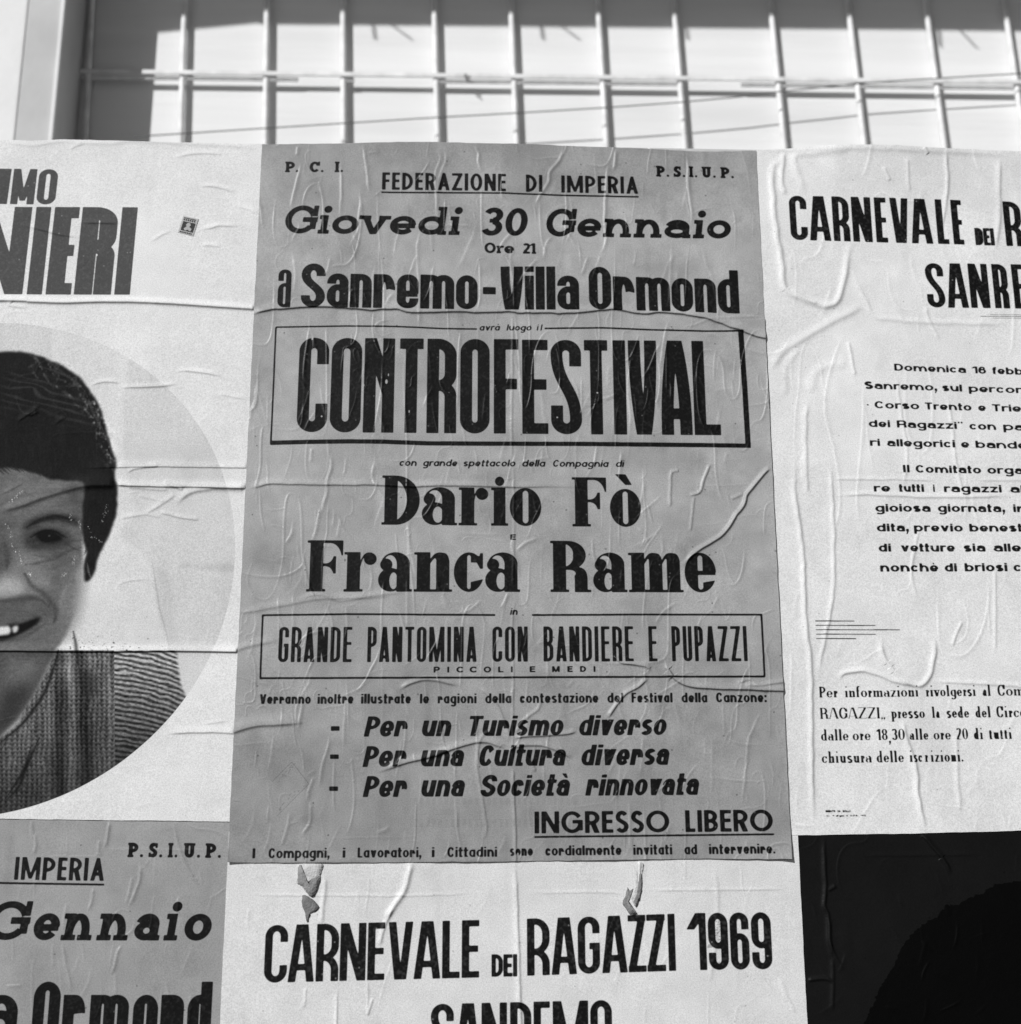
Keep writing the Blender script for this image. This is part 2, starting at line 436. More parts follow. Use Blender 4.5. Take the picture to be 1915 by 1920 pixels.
def layout(word, S, span):
    """polygons of a word whose inked width is span (in cap heights)"""
    gap = S.get('gap', .08); t = S['t']; ins = S.get('se', 0) * 2 if S.get('serif') else 0
    kw = dict(KW); kw.update(S.get('kw', {}))
    fix = [(t + ins) if kw.get(c, 1) == 0 else (S.get('fixw', 0)) for c in word]
    fix = [t * 1.0 if c == '.' else f for c, f in zip(word, fix)]
    ks = [kw.get(c, 1.0) * (S.get('lcw', 1.0) if c.islower() else 1.0) for c in word]
    if S.get('adv'):                # letter-spaced setting: fixed letter width, the gaps grow
        W = S['adv']; gap = (span - sum(fix) - sum(ks) * W) / max(1, len(word) - 1)
    else: W = (span - sum(fix) - gap * (len(word) - 1)) / max(sum(ks), 1e-6) if sum(ks) > 0 else 0
    if sum(ks) == 0 and len(word) > 1: gap = max(gap, (span - sum(fix)) / (len(word) - 1))
    x = 0; out = []
    for c, k, f in zip(word, ks, fix):
        w = k * W + f
        for sgn, polys in glyph(c, S, w):
            out.append((sgn, [p + np.array([x, 0]) for p in polys], len(out)))
        out.append(None)
        x += w + gap
    return out

# ------------------------------------------------------------------ print sheets: an ink map on each poster's own metric grid
RES = 0.00050
SS = 3
class Sheet:
    def __init__(s, x0, z0, x1, z1, res=RES):
        s.x0, s.z0, s.x1, s.z1, s.res = x0, z0, x1, z1, res
        s.nx, s.nz = int(round((x1 - x0) / res)), int(round((z1 - z0) / res))
        s.ink = np.zeros((s.nz, s.nx), np.float32)          # row 0 = bottom
    def fill(s, groups):
        """groups: list of (sign, [contours in metres])"""
        allp = np.vstack([p for sg, ps in groups if sg for p in ps])
        ax, az = (allp[:, 0].min() - s.x0) / s.res, (allp[:, 1].min() - s.z0) / s.res
        bx, bz = (allp[:, 0].max() - s.x0) / s.res, (allp[:, 1].max() - s.z0) / s.res
        i0, i1, j0, j1 = int(math.floor(ax)) - 1, int(math.ceil(bx)) + 2, int(math.floor(az)) - 1, int(math.ceil(bz)) + 2
        if i1 <= 0 or j1 <= 0 or i0 >= s.nx or j0 >= s.nz: return
        W, H = (i1 - i0) * SS, (j1 - j0) * SS
        m = np.zeros((H, W), bool)
        for sg, ps in groups:
            a = np.zeros((H, W + 1), np.int16)
            for p in ps:
                X = ((p[:, 0] - s.x0) / s.res - i0) * SS; Z = ((p[:, 1] - s.z0) / s.res - j0) * SS
                X2, Z2 = np.roll(X, -1), np.roll(Z, -1)
                for xa, za, xb, zb in zip(X, Z, X2, Z2):
                    if za == zb: continue
                    sgn = 1
                    if za > zb: xa, za, xb, zb = xb, zb, xa, za; sgn = -1
                    r0, r1 = max(0, int(math.ceil(za - .5))), min(H - 1, int(math.ceil(zb - .5)) - 1)
                    if r1 < r0: continue
                    r = np.arange(r0, r1 + 1)
                    c = np.clip(np.ceil(xa + (r + .5 - za) * (xb - xa) / (zb - za) - .5), 0, W).astype(int)
                    np.add.at(a, (r, c), sgn)
            w = np.cumsum(a, 1)[:, :W] != 0
            m = (m | w) if sg else (m & ~w)
        cov = m.reshape(H // SS, SS, W // SS, SS).mean((1, 3)).astype(np.float32)
        u0, u1, v0, v1 = max(i0, 0), min(i1, s.nx), max(j0, 0), min(j1, s.nz)
        if u1 <= u0 or v1 <= v0: return
        t = s.ink[v0:v1, u0:u1]
        np.maximum(t, cov[v0 - j0:v1 - j0, u0 - i0:u1 - i0], out=t)
    def grid_px(s):
        x = s.x0 + (np.arange(s.nx) + .5) * s.res; z = s.z0 + (np.arange(s.nz) + .5) * s.res
        X, Z = np.meshgrid(x, z)
        return proj(X, Z)
    def line(s, S, cap, base, words):
        """words = [(text, x left, x right)]; base = ((xa, ya), (xb, yb)): the baseline as measured"""
        (xa, ya), (xb, yb) = base
        for word, xl, xr in words:
            yl = ya + (yb - ya) * (xl - xa) / (xb - xa); yr = ya + (yb - ya) * (xr - xa) / (xb - xa)
            # measured widths are those of the leaning letter in the photograph: take the lean off
            hgt = cap * (1 if (not word.islower() or set(word) & set('dltibfh')) else S['xh']) * .85
            for_l = []
            nl = 0 if S.get('nolean') else 1
            for xx, yy in ((xl, yl), (xr, yr)):
                q0 = plane(xx, yy); q1 = plane(xx, yy - hgt); for_l.append(float(proj(q0[0], q1[1])[0] - xx))
            if for_l[0] < 0: xl -= nl * for_l[0] * LEAN_L.get(word[0], 1)
            if for_l[1] > 0: xr -= nl * for_l[1] * LEAN_R.get(word[-1], 1)
            Ax, Az = plane(xl, yl); Bx, Bz = plane(xr, yr)
            _, t1 = plane((xl + xr) / 2, (yl + yr) / 2 - cap); _, t0 = plane((xl + xr) / 2, (yl + yr) / 2)
            ch = float(t1 - t0); span = float(Bx - Ax)
            sl = S.get('slant', 0.0)
            lay = layout(word, S, span / ch - sl * (S['xh'] if word[-1].islower() else 1) * .8) if not S.get('builtin') else builtin(word, S)
            cur = []; glyphs = []
            for it in lay:
                if it is None:
                    if cur: glyphs.append(cur)
                    cur = []
                else: cur.append(it)
            if cur: glyphs.append(cur)
            if not glyphs: continue
            allx = np.concatenate([(p[:, 0] + sl * p[:, 1]) for gl in glyphs for sg, ps, _ in gl if sg for p in ps])
            mn, mx = allx.min(), allx.max()
            off = 0 if not S.get('builtin') else None
            k = span / ch / max(mx - mn, 1e-6)
            for gl in glyphs:
                out = []
                for sg, ps, _ in gl:
                    q = []
                    for p in ps:
                        u = (p[:, 0] + sl * p[:, 1] - mn) * k * ch
                        q.append(np.c_[Ax + u, Az + (Bz - Az) * u / max(span, 1e-6) + p[:, 1] * ch])
                    out.append((sg, q))
                s.fill(out)
    def rule(s, pts, th):
        """a printed rule through photo positions, th photo pixels thick"""
        a = np.array(pts, float); th = th + (.7 if th < 4 else .2)
        up = a - [0, th / 2.0]; dn = a + [0, th / 2.0]
        v = np.abs(a[-1] - a[0])
        if v[1] > v[0]: up = a - [th / 2.0, 0]; dn = a + [th / 2.0, 0]
        q = np.vstack([up, dn[::-1]])
        x, z = plane(q[:, 0], q[:, 1])
        s.fill([(1, [np.c_[x, z]])])
    def polypx(s, pts):
        a = np.array(pts, float); x, z = plane(a[:, 0], a[:, 1]); s.fill([(1, [np.c_[x, z]])])

_fc = {}
LEAN_L = {'A': 0, 'C': .5, 'G': .5, 'O': .5, 'S': .5, 'Z': .3, 'e': .5, 'o': .5, 'c': .5, 'a': .6, 'J': 0}
LEAN_R = {'A': 0, 'L': 0, 'E': .5, 'C': .5, 'G': .5, 'O': .5, 'S': .5, 'Z': .2, 'e': .5, 'o': .5, 'R': .3, 'F': 1}
def builtin(word, S):
    """outlines of Blender's own built-in sans, emboldened; cap height scaled to 1"""
    def raw(txt):
        key = (txt, S.get('offset', 0))
        if key in _fc: return _fc[key]
        cu = bpy.data.curves.new('tmp_text', 'FONT'); cu.body = txt; cu.offset = S.get('offset', 0); cu.resolution_u = 4
        ob = bpy.data.objects.new('tmp_text', cu); SC.collection.objects.link(ob)
        dg = bpy.context.evaluated_depsgraph_get(); dg.update()
        me = ob.evaluated_get(dg).to_mesh()
        nv = len(me.vertices); co = np.empty(nv * 3, np.float32); me.vertices.foreach_get('co', co); co = co.reshape(-1, 3)[:, :2]
        conts = []
        for pg in me.polygons:
            q = co[list(pg.vertices)].astype(float)
            conts.append(q if pg.normal.z > 0 else q[::-1])
        bpy.data.objects.remove(ob); bpy.data.curves.remove(cu)
        _fc[key] = conts
        return conts
    H = raw('H'); hh = max(c[:, 1].max() for c in H) - min(c[:, 1].min() for c in H); h0 = min(c[:, 1].min() for c in H)
    cs = raw(word)
    return [(1, [(c - [0, h0]) / hh for c in cs], 0), None]

# ------------------------------------------------------------------ type faces seen on the posters
SLAB = dict(t=.27, h=.22, xh=.72, asc=1.0, rr=9, serif='slab', se=.07, stk=.17, hi=.72, lo=.27, gap=.06, pr=.11, sqp=False)
SLAB_IT = dict(t=.205, h=.175, xh=.66, asc=1.0, rr=9, serif='slab', se=.075, stk=.14, slant=.12, hi=.74, lo=.26, gap=.075, gy=.50, dotr=.13, dotx=.05,
               kw={'G': 1.12, 'e': .92, 'o': .92, 'n': 1.08, 'a': 1.02, 'd': 1.02, 'v': .95, '3': .95, '0': 1.0})
FUT_C = dict(t=.185, h=.15, xh=.7, rr=9, gap=.11, hi=.72, lo=.28, ym=.52, kw={'O': 1.08, 'D': .98, 'Z': .95, 'M': 1.45, 'R': .95, 'E': .72, 'F': .7}, rleg='diag', tp=.4, yb=.22, mv=.06, nd=1.1)
FUT = dict(FUT_C, t=.215, h=.165, gap=.10, kw={'O': 1.5, 'G': 1.4, 'N': 1.15, 'S': .86, 'E': .74, 'L': .66, 'B': .9, 'R': .95}, gy=.52)
GROT = dict(t=.19, h=.14, curvy=2.0, tp=.75, xh=.79, asc=1.0, rr=1.15, gap=.035, hi=.72, lo=.28, dotr=.09, sqdot=.13, em=.44, lcw=1.0, kw={'S': 1.06, 'O': 1.0, 'V': .98, 'm': 1.5, 'r': .96, 't': .7, 'e': .96, 'a': .95, 'o': .96})
GROT_L = dict(GROT, t=.10 / .88, h=.08, xh=.88)
WOOD = dict(t=.118, h=.113, xh=.8, rr=1.0, gap=.033, hi=.715, lo=.30, ym=.52, pm=.50, curvy=2.3, tp=.62, yb=.165, nd=1.0, nb=.40, kw={'T': .86, 'E': .86, 'F': .82, 'L': .86, 'V': 1.06, 'A': 1.06, 'I': 0})
NARR = dict(t=.105, h=.085, xh=.8, rr=1.1, gap=.075, hi=.70, lo=.30, ym=.53, pm=.47, tp=.55, yb=.10, nd=1.15, mv=0.0, kw={'M': 1.6, 'E': .88, 'T': .95, 'Z': 1.1})
CARN = dict(t=.135, h=.112, xh=.8, rr=1.1, gap=.028, hi=.70, lo=.30, ym=.50, pm=.41, tp=.80, yb=.20, nd=1.15, mv=0.0,
            kw={'A': 1.18, 'C': 1.02, 'R': 1.05, 'N': 1.17, 'E': .8, 'V': 1.14, 'L': .8, 'G': 1.0, 'Z': .86, '1': .95, '9': .98, '6': .98, 'M': 1.5})
HEAVY = dict(t=.19, h=.13, xh=.8, rr=.9, gap=.025, ym=.5, pm=.53, tp=.6, nd=1.0, slant=.02, mv=.1, kw={'E': .95, 'R': 1.15, 'N': 1.35, 'M': 1.75, 'O': 1.15})
BOD = dict(t=.25, h=.055, xh=.77, asc=1.0, rr=1.7, serif='bod', se=.055, stk=.05, gap=.035, hi=.66, lo=.3, dotr=.1, dotx=-.0, em=.5,
           kw={'D': 1.15, 'F': 1.0, 'R': 1.1, 'a': 1.0, 'r': .72, 'o': 1.0, 'n': .95, 'c': .95, 'm': 1.45, 'e': .98, 'ò': 1.0})
BODS = dict(t=.19, h=.062, xh=.60, asc=1.02, rr=1.6, serif='bod', se=.055, stk=.06, gap=.065, hi=.66, lo=.3, dotr=.075, em=.55, sqp=False, pr=.095, ym=.5)
SANS = dict(builtin=True, offset=.028, xh=.7)
SANS_IT = dict(t=.215, h=.165, xh=.72, asc=1.0, rr=9, single=True, slant=.2, gap=.09, hi=.72, lo=.28, sqp=True, em=.48, dotr=.1, ai=None)
WIDE = dict(t=.34, h=.185, xh=.77, asc=1.0, rr=9, gap=.12, hi=.7, lo=.3, em=.46, sqdot=.16, kw={'t': .5, 'f': .5, 'm': 1.5, 'M': 1.3}, pm=.44)
BOLD_C = dict(t=.24, h=.15, xh=.74, asc=1.0, rr=1.7, single=True, gap=.085, hi=.70, lo=.30, em=.46, sqdot=.15, kw={'t': .62, 'f': .62, 'm': 1.5, 'L': .75, 's': .85, 'r': .80})
BOLD_IT = dict(BOLD_C, t=.25, h=.165, single=False, slant=.2, xh=.78, gap=.06, em=.46, kw={'t': .66, 'T': 1.0, 'S': 1.05, 'r': .86, 'e': .95})

def print_main(s):
    s.line(SLAB, 20, ((535, 325.8), (644, 326.3)), [('P.', 535, 561), ('C.', 581, 608), ('I.', 628, 644.5)])
    s.line(dict(SLAB, gap=.1), 20.5, ((1229, 333.6), (1376, 337)), [('P.', 1229.5, 1255), ('S.', 1262.8, 1285), ('I.', 1291, 1307.5), ('U.', 1315, 1342), ('P.', 1350, 1376)])
    s.line(FUT_C, 32.5, ((716, 358.7), (1197, 366)), [('FEDERAZIONE', 716.7, 949), ('DI', 986, 1017.4), ('IMPERIA', 1052.3, 1196.7)])
    s.rule([(715.4, 363.6), (830, 365), (950, 365.6), (1060, 369), (1197.6, 371.6)], 2.4)
    s.line(SLAB_IT, 52.5, ((535, 440), (1371, 450.5)), [('Giovedi', 534.7, 868.2), ('30', 903.4, 990), ('Gennaio', 1024.4, 1371)])
    s.line(dict(SLAB, t=.25, h=.2), 20, ((908, 477.5), (1006, 479)), [('Ore', 908.6, 964.3), ('21', 980.5, 1005.4)])
    s.line(GROT_L, 82, ((520, 580), (548, 580)), [('a', 520.4, 547.8)])
    s.line(GROT, 82, ((564, 579), (900, 584)), [('Sanremo', 564, 896)])
    s.line(dict(GROT, h=.165), 82, ((905, 583), (930, 583.5)), [('-', 905.5, 930)])
    s.line(GROT, 82, ((938, 584.6), (1100, 584.6)), [('Villa', 938.7, 1086.3)])
    s.line(GROT, 81, ((1104, 583.8), (1387, 591)), [('Ormond', 1104, 1386.6)])
    s.line(SANS_IT, 12, ((899, 622.4), (1018, 622.6)), [('avrà', 899.5, 938.5), ('luogo', 949.5, 997), ('il', 1006, 1018)])
    s.rule([(518.3, 616), (653, 613.6), (740, 614.6), (830, 618.5), (895, 619.4)], 2.3)
    s.rule([(1021, 618.4), (1132, 617.4), (1220, 621), (1325, 623.5), (1391.5, 623)], 2.5)
    s.rule([(518.3, 616), (514, 720), (508.7, 835)], 2.6)
    s.rule([(1388.3, 621.8), (1396, 730), (1402.3, 838)], 10)
    s.rule([(507.6, 832.8), (580, 831), (653, 830), (720, 830.7), (800, 833.5), (970, 834.5), (1100, 834.6), (1220, 836), (1407.4, 838)], 8)
    b = ((556, 812), (1352, 819))
    s.line(WOOD, 177, ((556, 812.5), (1010, 816)), [('C', 556.2, 615.5), ('O', 618, 678), ('N', 680.5, 741), ('T', 747.5, 794.6), ('R', 799.6, 856), ('O', 862.6, 918.3), ('F', 926, 972.6)])
    s.line(WOOD, 176.5, ((970, 815.8), (1352, 818.6)), [('E', 979, 1028.5), ('S', 1033, 1091.8), ('T', 1095, 1142), ('I', 1148.4, 1175.9), ('V', 1177.3, 1235), ('A', 1241, 1298.8), ('L', 1296.8, 1352)])
    s.line(SANS_IT, 13, ((749, 876), (1171, 878)), [('con', 749.4, 782), ('grande', 793, 858), ('spettacolo', 869, 967), ('della', 979.2, 1023.6), ('Compagnia', 1037, 1142), ('di', 1154.4, 1171.4)])
    s.line(BOD, 92, ((715, 985.8), (1203, 990)), [('D', 715.4, 788), ('a', 791, 858), ('r', 860, 916), ('i', 921, 953), ('o', 956, 1015.3), ('F', 1072.2, 1138), ('ò', 1143, 1202.5)])
    s.line(dict(WIDE, h=.22, t=.31), 10.5, ((957, 1014.3), (968, 1014.3)), [('E', 957, 968)])
    s.line(BOD, 96, ((574, 1111), (1344, 1112.4)), [('F', 574.4, 644.4), ('r', 644.4, 707), ('a', 709, 774), ('n', 776, 848.6), ('c', 851, 908), ('a', 910, 975.6), ('R', 1031.5, 1109), ('a', 1112, 1176.6), ('m', 1177.7, 1282), ('e', 1283.7, 1343.7)])
    s.line(SANS_IT, 13.5, ((956, 1154.8), (971, 1154.8)), [('in', 956, 971)])
    s.rule([(492.6, 1155.4), (650, 1153.2), (800, 1154), (929, 1154.8)], 3)
    s.rule([(997.4, 1155), (1200, 1154), (1428.6, 1154.2)], 3)
    s.rule([(493.7, 1154.5), (489.2, 1273.5)], 3)
    s.rule([(1427, 1154.5), (1433, 1270)], 3.2)
    s.rule([(487.8, 1273.4), (726, 1272.4), (1000, 1271.6), (1434, 1270)], 3.2)
    s.line(NARR, 66, ((522, 1243.4), (1402, 1241.4)), [('GRANDE', 522.2, 660.4), ('PANTOMINA', 688.9, 893.9), ('CON', 923.5, 990), ('BANDIERE', 1019, 1188.3), ('E', 1215, 1232.6), ('PUPAZZI', 1258.2, 1401.8)])
    sp = dict(WIDE, h=.22, t=.31)
    s.line(sp, 11.2, ((813, 1262.7), (1117, 1261.7)), [('P', 813.5, 825.4), ('I', 839, 842.6), ('C', 855.8, 869.4), ('C', 880.7, 894.7), ('O', 907, 921.3), ('L', 934.2, 944.7), ('I', 958, 961.6), ('E', 993, 1004),
                                                       ('M', 1035, 1049.5), ('E', 1063.6, 1074), ('D', 1087.3, 1099), ('I', 1112.7, 1116.4)])
    cb = BOLD_C
    s.line(cb, 18.5, ((488, 1321.6), (1437, 1318.2)), [('Verranno', 487.8, 583.7), ('inoltre', 595.8, 663.5), ('illustrate', 677.3, 771), ('le', 787.6, 805), ('ragioni', 821, 894), ('della', 910, 959), ('contestazione', 974.8, 1122),
                                                     ('del', 1138.4, 1168.6), ('Festival', 1183.5, 1261), ('della', 1277, 1326), ('Canzone:', 1342, 1437.3)])
    it = BOLD_IT
    s.line(it, 38, ((682, 1382.6), (1250, 1379.7)), [('Per', 682.4, 765.6), ('un', 791.5, 846.8), ('Turismo', 880.6, 1056.8), ('diverso', 1085.6, 1250)])
    s.line(it, 39, ((680, 1439.3), (1255, 1435.5)), [('Per', 680, 763.6), ('una', 789.6, 870.8), ('Cultura', 899, 1061.4), ('diversa', 1089.9, 1255.3)])
    s.line(it, 39.5, ((680, 1495.7), (1311, 1491.8)), [('Per', 680.4, 764.7), ('una', 790.4, 872.2), ('Società', 901, 1069.2), ('rinnovata', 1096.5, 1311)])
    for x, y in ((621, 1367.3), (619.5, 1420), (618, 1480)): s.rule([(x, y), (x + 16.5, y)], 8.4)
    s.line(FUT, 41, ((1002, 1563.8), (1449, 1559.8)), [('INGRESSO', 1002.3, 1255), ('LIBERO', 1283.7, 1449.2)])
    s.rule([(1002, 1570.4), (1451, 1565.2)], 3)
    s.line(cb, 19, ((474, 1610.3), (950, 1607.4)), [('I', 474, 480), ('Compagni,', 504, 619.5), ('i', 643, 648.6), ('Lavoratori,', 671, 791), ('i', 810, 815.5), ('Cittadini', 839, 932.5)])
    s.line(cb, 19, ((956, 1606), (1453, 1601.5)), [('sono', 956, 999.4), ('cordialmente', 1022.4, 1165.4), ('invitati', 1187, 1260.2), ('ad', 1282.6, 1307), ('intervenire.', 1328.5, 1453.2)])

def print_left_grey(s):
    s.line(FUT_C, 43, ((27.6, 1650.3), (196, 1652.4)), [('DI', -52, -16), ('IMPERIA', 27.6, 196.2)])
    s.rule([(-100, 1654), (16, 1656.5), (197, 1659.3)], 3.2)
    s.line(dict(SLAB, gap=.1), 27.5, ((240, 1608), (416, 1609.5)), [('P.', 240, 271), ('S.', 279.5, 307), ('I.', 315.5, 335), ('U.', 345, 377.5), ('P.', 385.5, 416.5)])
    s.line(dict(SLAB_IT, xh=.69), 73, ((-21, 1763), (398, 1764.4)), [('30', -160, -62), ('G', -24, 61), ('e', 62.7, 113.5), ('n', 114, 176), ('n', 181, 243.5), ('a', 252, 303), ('i', 307, 343.5), ('o', 346, 398)])
    s.line(GROT, 118, ((36, 1959), (400, 1959)), [('a', -34, 36.5), ('O', 57.6, 112.5), ('r', 114, 162.5), ('m', 165.5, 244), ('o', 247, 296.5), ('n', 299, 347), ('d', 349.5, 400)])

def carn_word(s, b, cap, xs):
    s.line(CARN, cap, b, xs)

def print_right_carnival(s):
    st = 3.718
    X = lambda v: 1400 + v / st
    b = ((1480, 452), (1810, 461.3))
    s.line(CARN, 83, b, [('C', X(300), X(430)), ('A', X(441), X(590)), ('R', X(590), X(724)), ('N', X(724), X(879)), ('E', X(884), X(986)), ('V', X(992), X(1142)), ('A', X(1150), X(1300)), ('L', X(1309), X(1412)), ('E', X(1418), X(1517))])
    s.line(dict(CARN, t=.2, h=.17), 32.5, ((1825, 462.2), (1865, 463)), [('DEI', 1825.8, 1864.8)])
    s.line(CARN, 83, ((1878, 463.6), (2120, 471)), [('RAGAZZI', 1879, 2104), ('1969', 2128, 2260)])
    s.line(CARN, 83, ((1736, 578.5), (2030, 583)), [('S', X(1250), X(1388)), ('A', X(1402), X(1548)), ('N', X(1538), X(1698)), ('R', X(1704), X(1834)), ('E', X(1840), X(1944)), ('M', X(1950), X(2145)), ('O', X(2152), X(2285))])
    s.rule([(1837, 595.6), (1990, 595.6)], .5); s.rule([(1855, 592.4), (1975, 592.4)], .3); s.rule([(1860, 598.8), (1975, 598.8)], .3)
    w = WIDE
    for cap, base, words in (
        (13, ((1675.7, 696.4), (1865, 702.9)), [('Domenica', 1675.7, 1811.5), ('16', 1820, 1849), ('febbraio', 1859.4, 1968)]),
        (13.3, ((1620.5, 730.3), (1865, 737.6)), [('Sanremo,', 1620.5, 1757), ('sul', 1765.8, 1804), ('percorso', 1815.5, 1952)]),
        (13.4, ((1624, 766.6), (1865, 772.8)), [('-', 1624, 1629), ('Corso', 1639.4, 1723.6), ('Trento', 1733, 1821.7), ('e', 1833.6, 1848.6), ('Trieste', 1858.9, 1961)]),
        (13.6, ((1627, 802), (1865, 808)), [('dei', 1627.8, 1669), ('Ragazzi”', 1680.5, 1805.6), ('con', 1817, 1867.5), ('parate', 1879.6, 1985)]),
        (13.8, ((1630, 837.7), (1865, 842.4)), [('ri', 1630, 1650), ('allegorici', 1662.2, 1790.5), ('e', 1801.3, 1817), ('bande', 1827.7, 1925)]),
        (14.2, ((1691, 887.5), (1865, 890.3)), [('Il', 1691.8, 1705.3), ('Comitato', 1716, 1839), ('organizza', 1850, 1995)]),
        (14.3, ((1637, 923.7), (1865, 925.5)), [('re', 1637.5, 1669), ('tutti', 1684.3, 1732.2), ('i', 1748, 1752.4), ('ragazzi', 1768.5, 1877.4), ('alla', 1892.7, 1945)]),
        (14.6, ((1640, 961.2), (1865, 962)), [('gioiosa', 1640, 1744.3), ('giornata,', 1757, 1884), ('in', 1898, 1925)]),
        (14.8, ((1642, 998.3), (1865, 998.6)), [('dita,', 1642.6, 1703.4), ('previo', 1712, 1804.8), ('benestare', 1816, 1966)]),
        (15.2, ((1646, 1036.2), (1865, 1036)), [('di', 1646, 1670.3), ('vetture', 1687.8, 1790), ('sia', 1805.3, 1847), ('alle', 1861.3, 1914)]),
        (15.6, ((1648, 1073.8), (1865, 1073)), [('nonchè', 1648.8, 1759), ('di', 1769.8, 1794), ('briosi', 1807, 1888.2), ('complessi', 1899, 2050)])):
        s.line(w, cap, base, words)
    for x0, x1, y in ((1527.5, 1602, 1165.7), (1528, 1641, 1174), (1528.5, 1687, 1182.1), (1529, 1642, 1190.5), (1529, 1605, 1198.7)): s.rule([(x0, y), (x1, y + .2)], 1.0)
    B = BODS
    s.line(B, 20.5, ((1534, 1309.2), (1857, 1306)), [('Per', 1534.5, 1570.5), ('informazioni', 1582.5, 1722), ('rivolgersi', 1733.8, 1829.5), ('al', 1841, 1857.5), ('Comitato', 1869.5, 1975)])
    s.line(B, 21, ((1536, 1349.2), (1857, 1346.4)), [('RAGAZZI„', 1536, 1659.5), ('presso', 1669.5, 1733.8), ('la', 1745.5, 1761.8), ('sede', 1773, 1816.8), ('del', 1827, 1857.5), ('Circolo', 1867.5, 1945)])
    s.line(B, 21, ((1538, 1390), (1897, 1386.6)), [('dalle', 1538, 1590.8), ('ore', 1598, 1632), ('18', 1642, 1664), ('30', 1670.5, 1696), ('alle', 1704, 1740.5), ('ore', 1749.5, 1782.5), ('20', 1791, 1815), ('di', 1824, 1843), ('tutti', 1852.5, 1897)])
    s.line(dict(B, t=.2), 21, ((1664, 1394), (1670, 1394)), [(',', 1664.5, 1670)])
    s.line(B, 21.5, ((1540, 1431.8), (1806, 1429)), [('chiusura', 1540, 1634.5), ('delle', 1642, 1694.5), ('isc', 1703, 1729), ('r', 1732.5, 1740), ('izioni.', 1743, 1806)])
    s.line(dict(SANS, offset=.055), 4.4, ((1547, 1524.2), (1595, 1524)), [('ESENTE', 1547, 1566), ('DA', 1569, 1576), ('BOLLO', 1579, 1595)])
    s.line(dict(SANS, offset=.05), 3.6, ((1548, 1532.4), (1623, 1531.8)), [('Art.', 1548, 1556), ('19', 1559, 1564), ('allegato', 1566, 1583), ('B.', 1586, 1590), ('D.P.R.', 1593, 1609), ('1972', 1612, 1623)])

def print_bottom_carnival(s):
    A = lambda v: 410 + v / 3.42
    B = lambda v: 950 + v / 3.42
    b = ((495, 1843.4), (900, 1833.2))
    s.line(CARN, 108, b, [('C', A(290), A(443)), ('A', A(443), A(612)), ('R', A(622), A(770)), ('N', A(775), A(949)), ('E', A(953), A(1066)), ('V', A(1085), A(1249)), ('A', A(1250), A(1422)), ('L', A(1432), A(1546)), ('E', A(1558), A(1671))])
    s.line(dict(CARN, t=.2, h=.17), 42, ((921, 1831.8), (971, 1831.4)), [('DEI', 921.7, 970)])
    s.line(CARN, 107, ((988, 1830), (1267, 1820.6)), [('R', B(130), B(277)), ('A', B(288), B(451)), ('G', B(456), B(600)), ('A', B(612), B(776)), ('Z', B(780), B(897)), ('Z', B(900), B(1022)), ('I', B(1030), B(1086))])
    s.line(CARN, 107, ((1285, 1819.7), (1449, 1817.6)), [('1', B(1148), B(1285)), ('9', B(1287), B(1426)), ('6', B(1426), B(1561)), ('9', B(1563), B(1705))])
    s.line(CARN, 110, ((807, 1993), (1149, 1985)), [('S', A(1358), A(1508)), ('A', A(1515), A(1680)), ('N', A(1685), A(1850)), ('R', B(22), B(160)), ('E', B(172), B(280)), ('M', B(295), B(527)), ('O', B(537), B(680))])

def print_singer(s):
    q = lambda v: v / 3.99
    H = dict(HEAVY, nolean=True, t=.185, slant=.018)
    s.line(dict(H, nb=0), 66, ((0, 385.2), (108, 386.2)), [('I', -14, q(68)), ('M', q(80), q(262)), ('O', q(274), q(420))])
    s.line(H, 164, ((0, 554.3), (265, 555.4)), [('N', -62, q(186)), ('I', q(205), q(330)), ('E', q(345), q(548)), ('R', q(556), q(845)), ('I', q(859), q(988))])

# ------------------------------------------------------------------ paper relief, measured in photo pixels and millimetres
PX0, PY0, PW, PH = -620, 180, 3200, 2500
PSTEP = 1.0
def blur(a, r):
    r = int(r)
    if r < 1: return a
    for _ in range(2):
        for ax in (0, 1):
            p = np.pad(a, [(r + 1, r) if k == ax else (0, 0) for k in (0, 1)], mode='edge')
            c = np.cumsum(p, ax, dtype=np.float64); n = a.shape[ax]
            sl = lambda o: tuple(slice(o, o + n) if k == ax else slice(None) for k in (0, 1))
            a = ((c[sl(2 * r + 1)] - c[sl(0)]) / (2 * r + 1)).astype(np.float32)
    return a

def smooth(pts, step=5.0):
    p = np.array(pts, float)
    if len(p) == 2: q = p
    else:
        e = np.vstack([2 * p[0] - p[1], p, 2 * p[-1] - p[-2]]); out = []
        for i in range(1, len(e) - 2):
            n = max(2, int(np.hypot(*(e[i + 1] - e[i])) / step)); t = np.linspace(0, 1, n, endpoint=False)[:, None]
            out.append(.5 * (2 * e[i] + (e[i + 1] - e[i - 1]) * t + (2 * e[i - 1] - 5 * e[i] + 4 * e[i + 1] - e[i + 2]) * t * t + (3 * e[i] - e[i - 1] - 3 * e[i + 1] + e[i + 2]) * t ** 3))
        q = np.vstack(out + [p[-1:]])
    return q

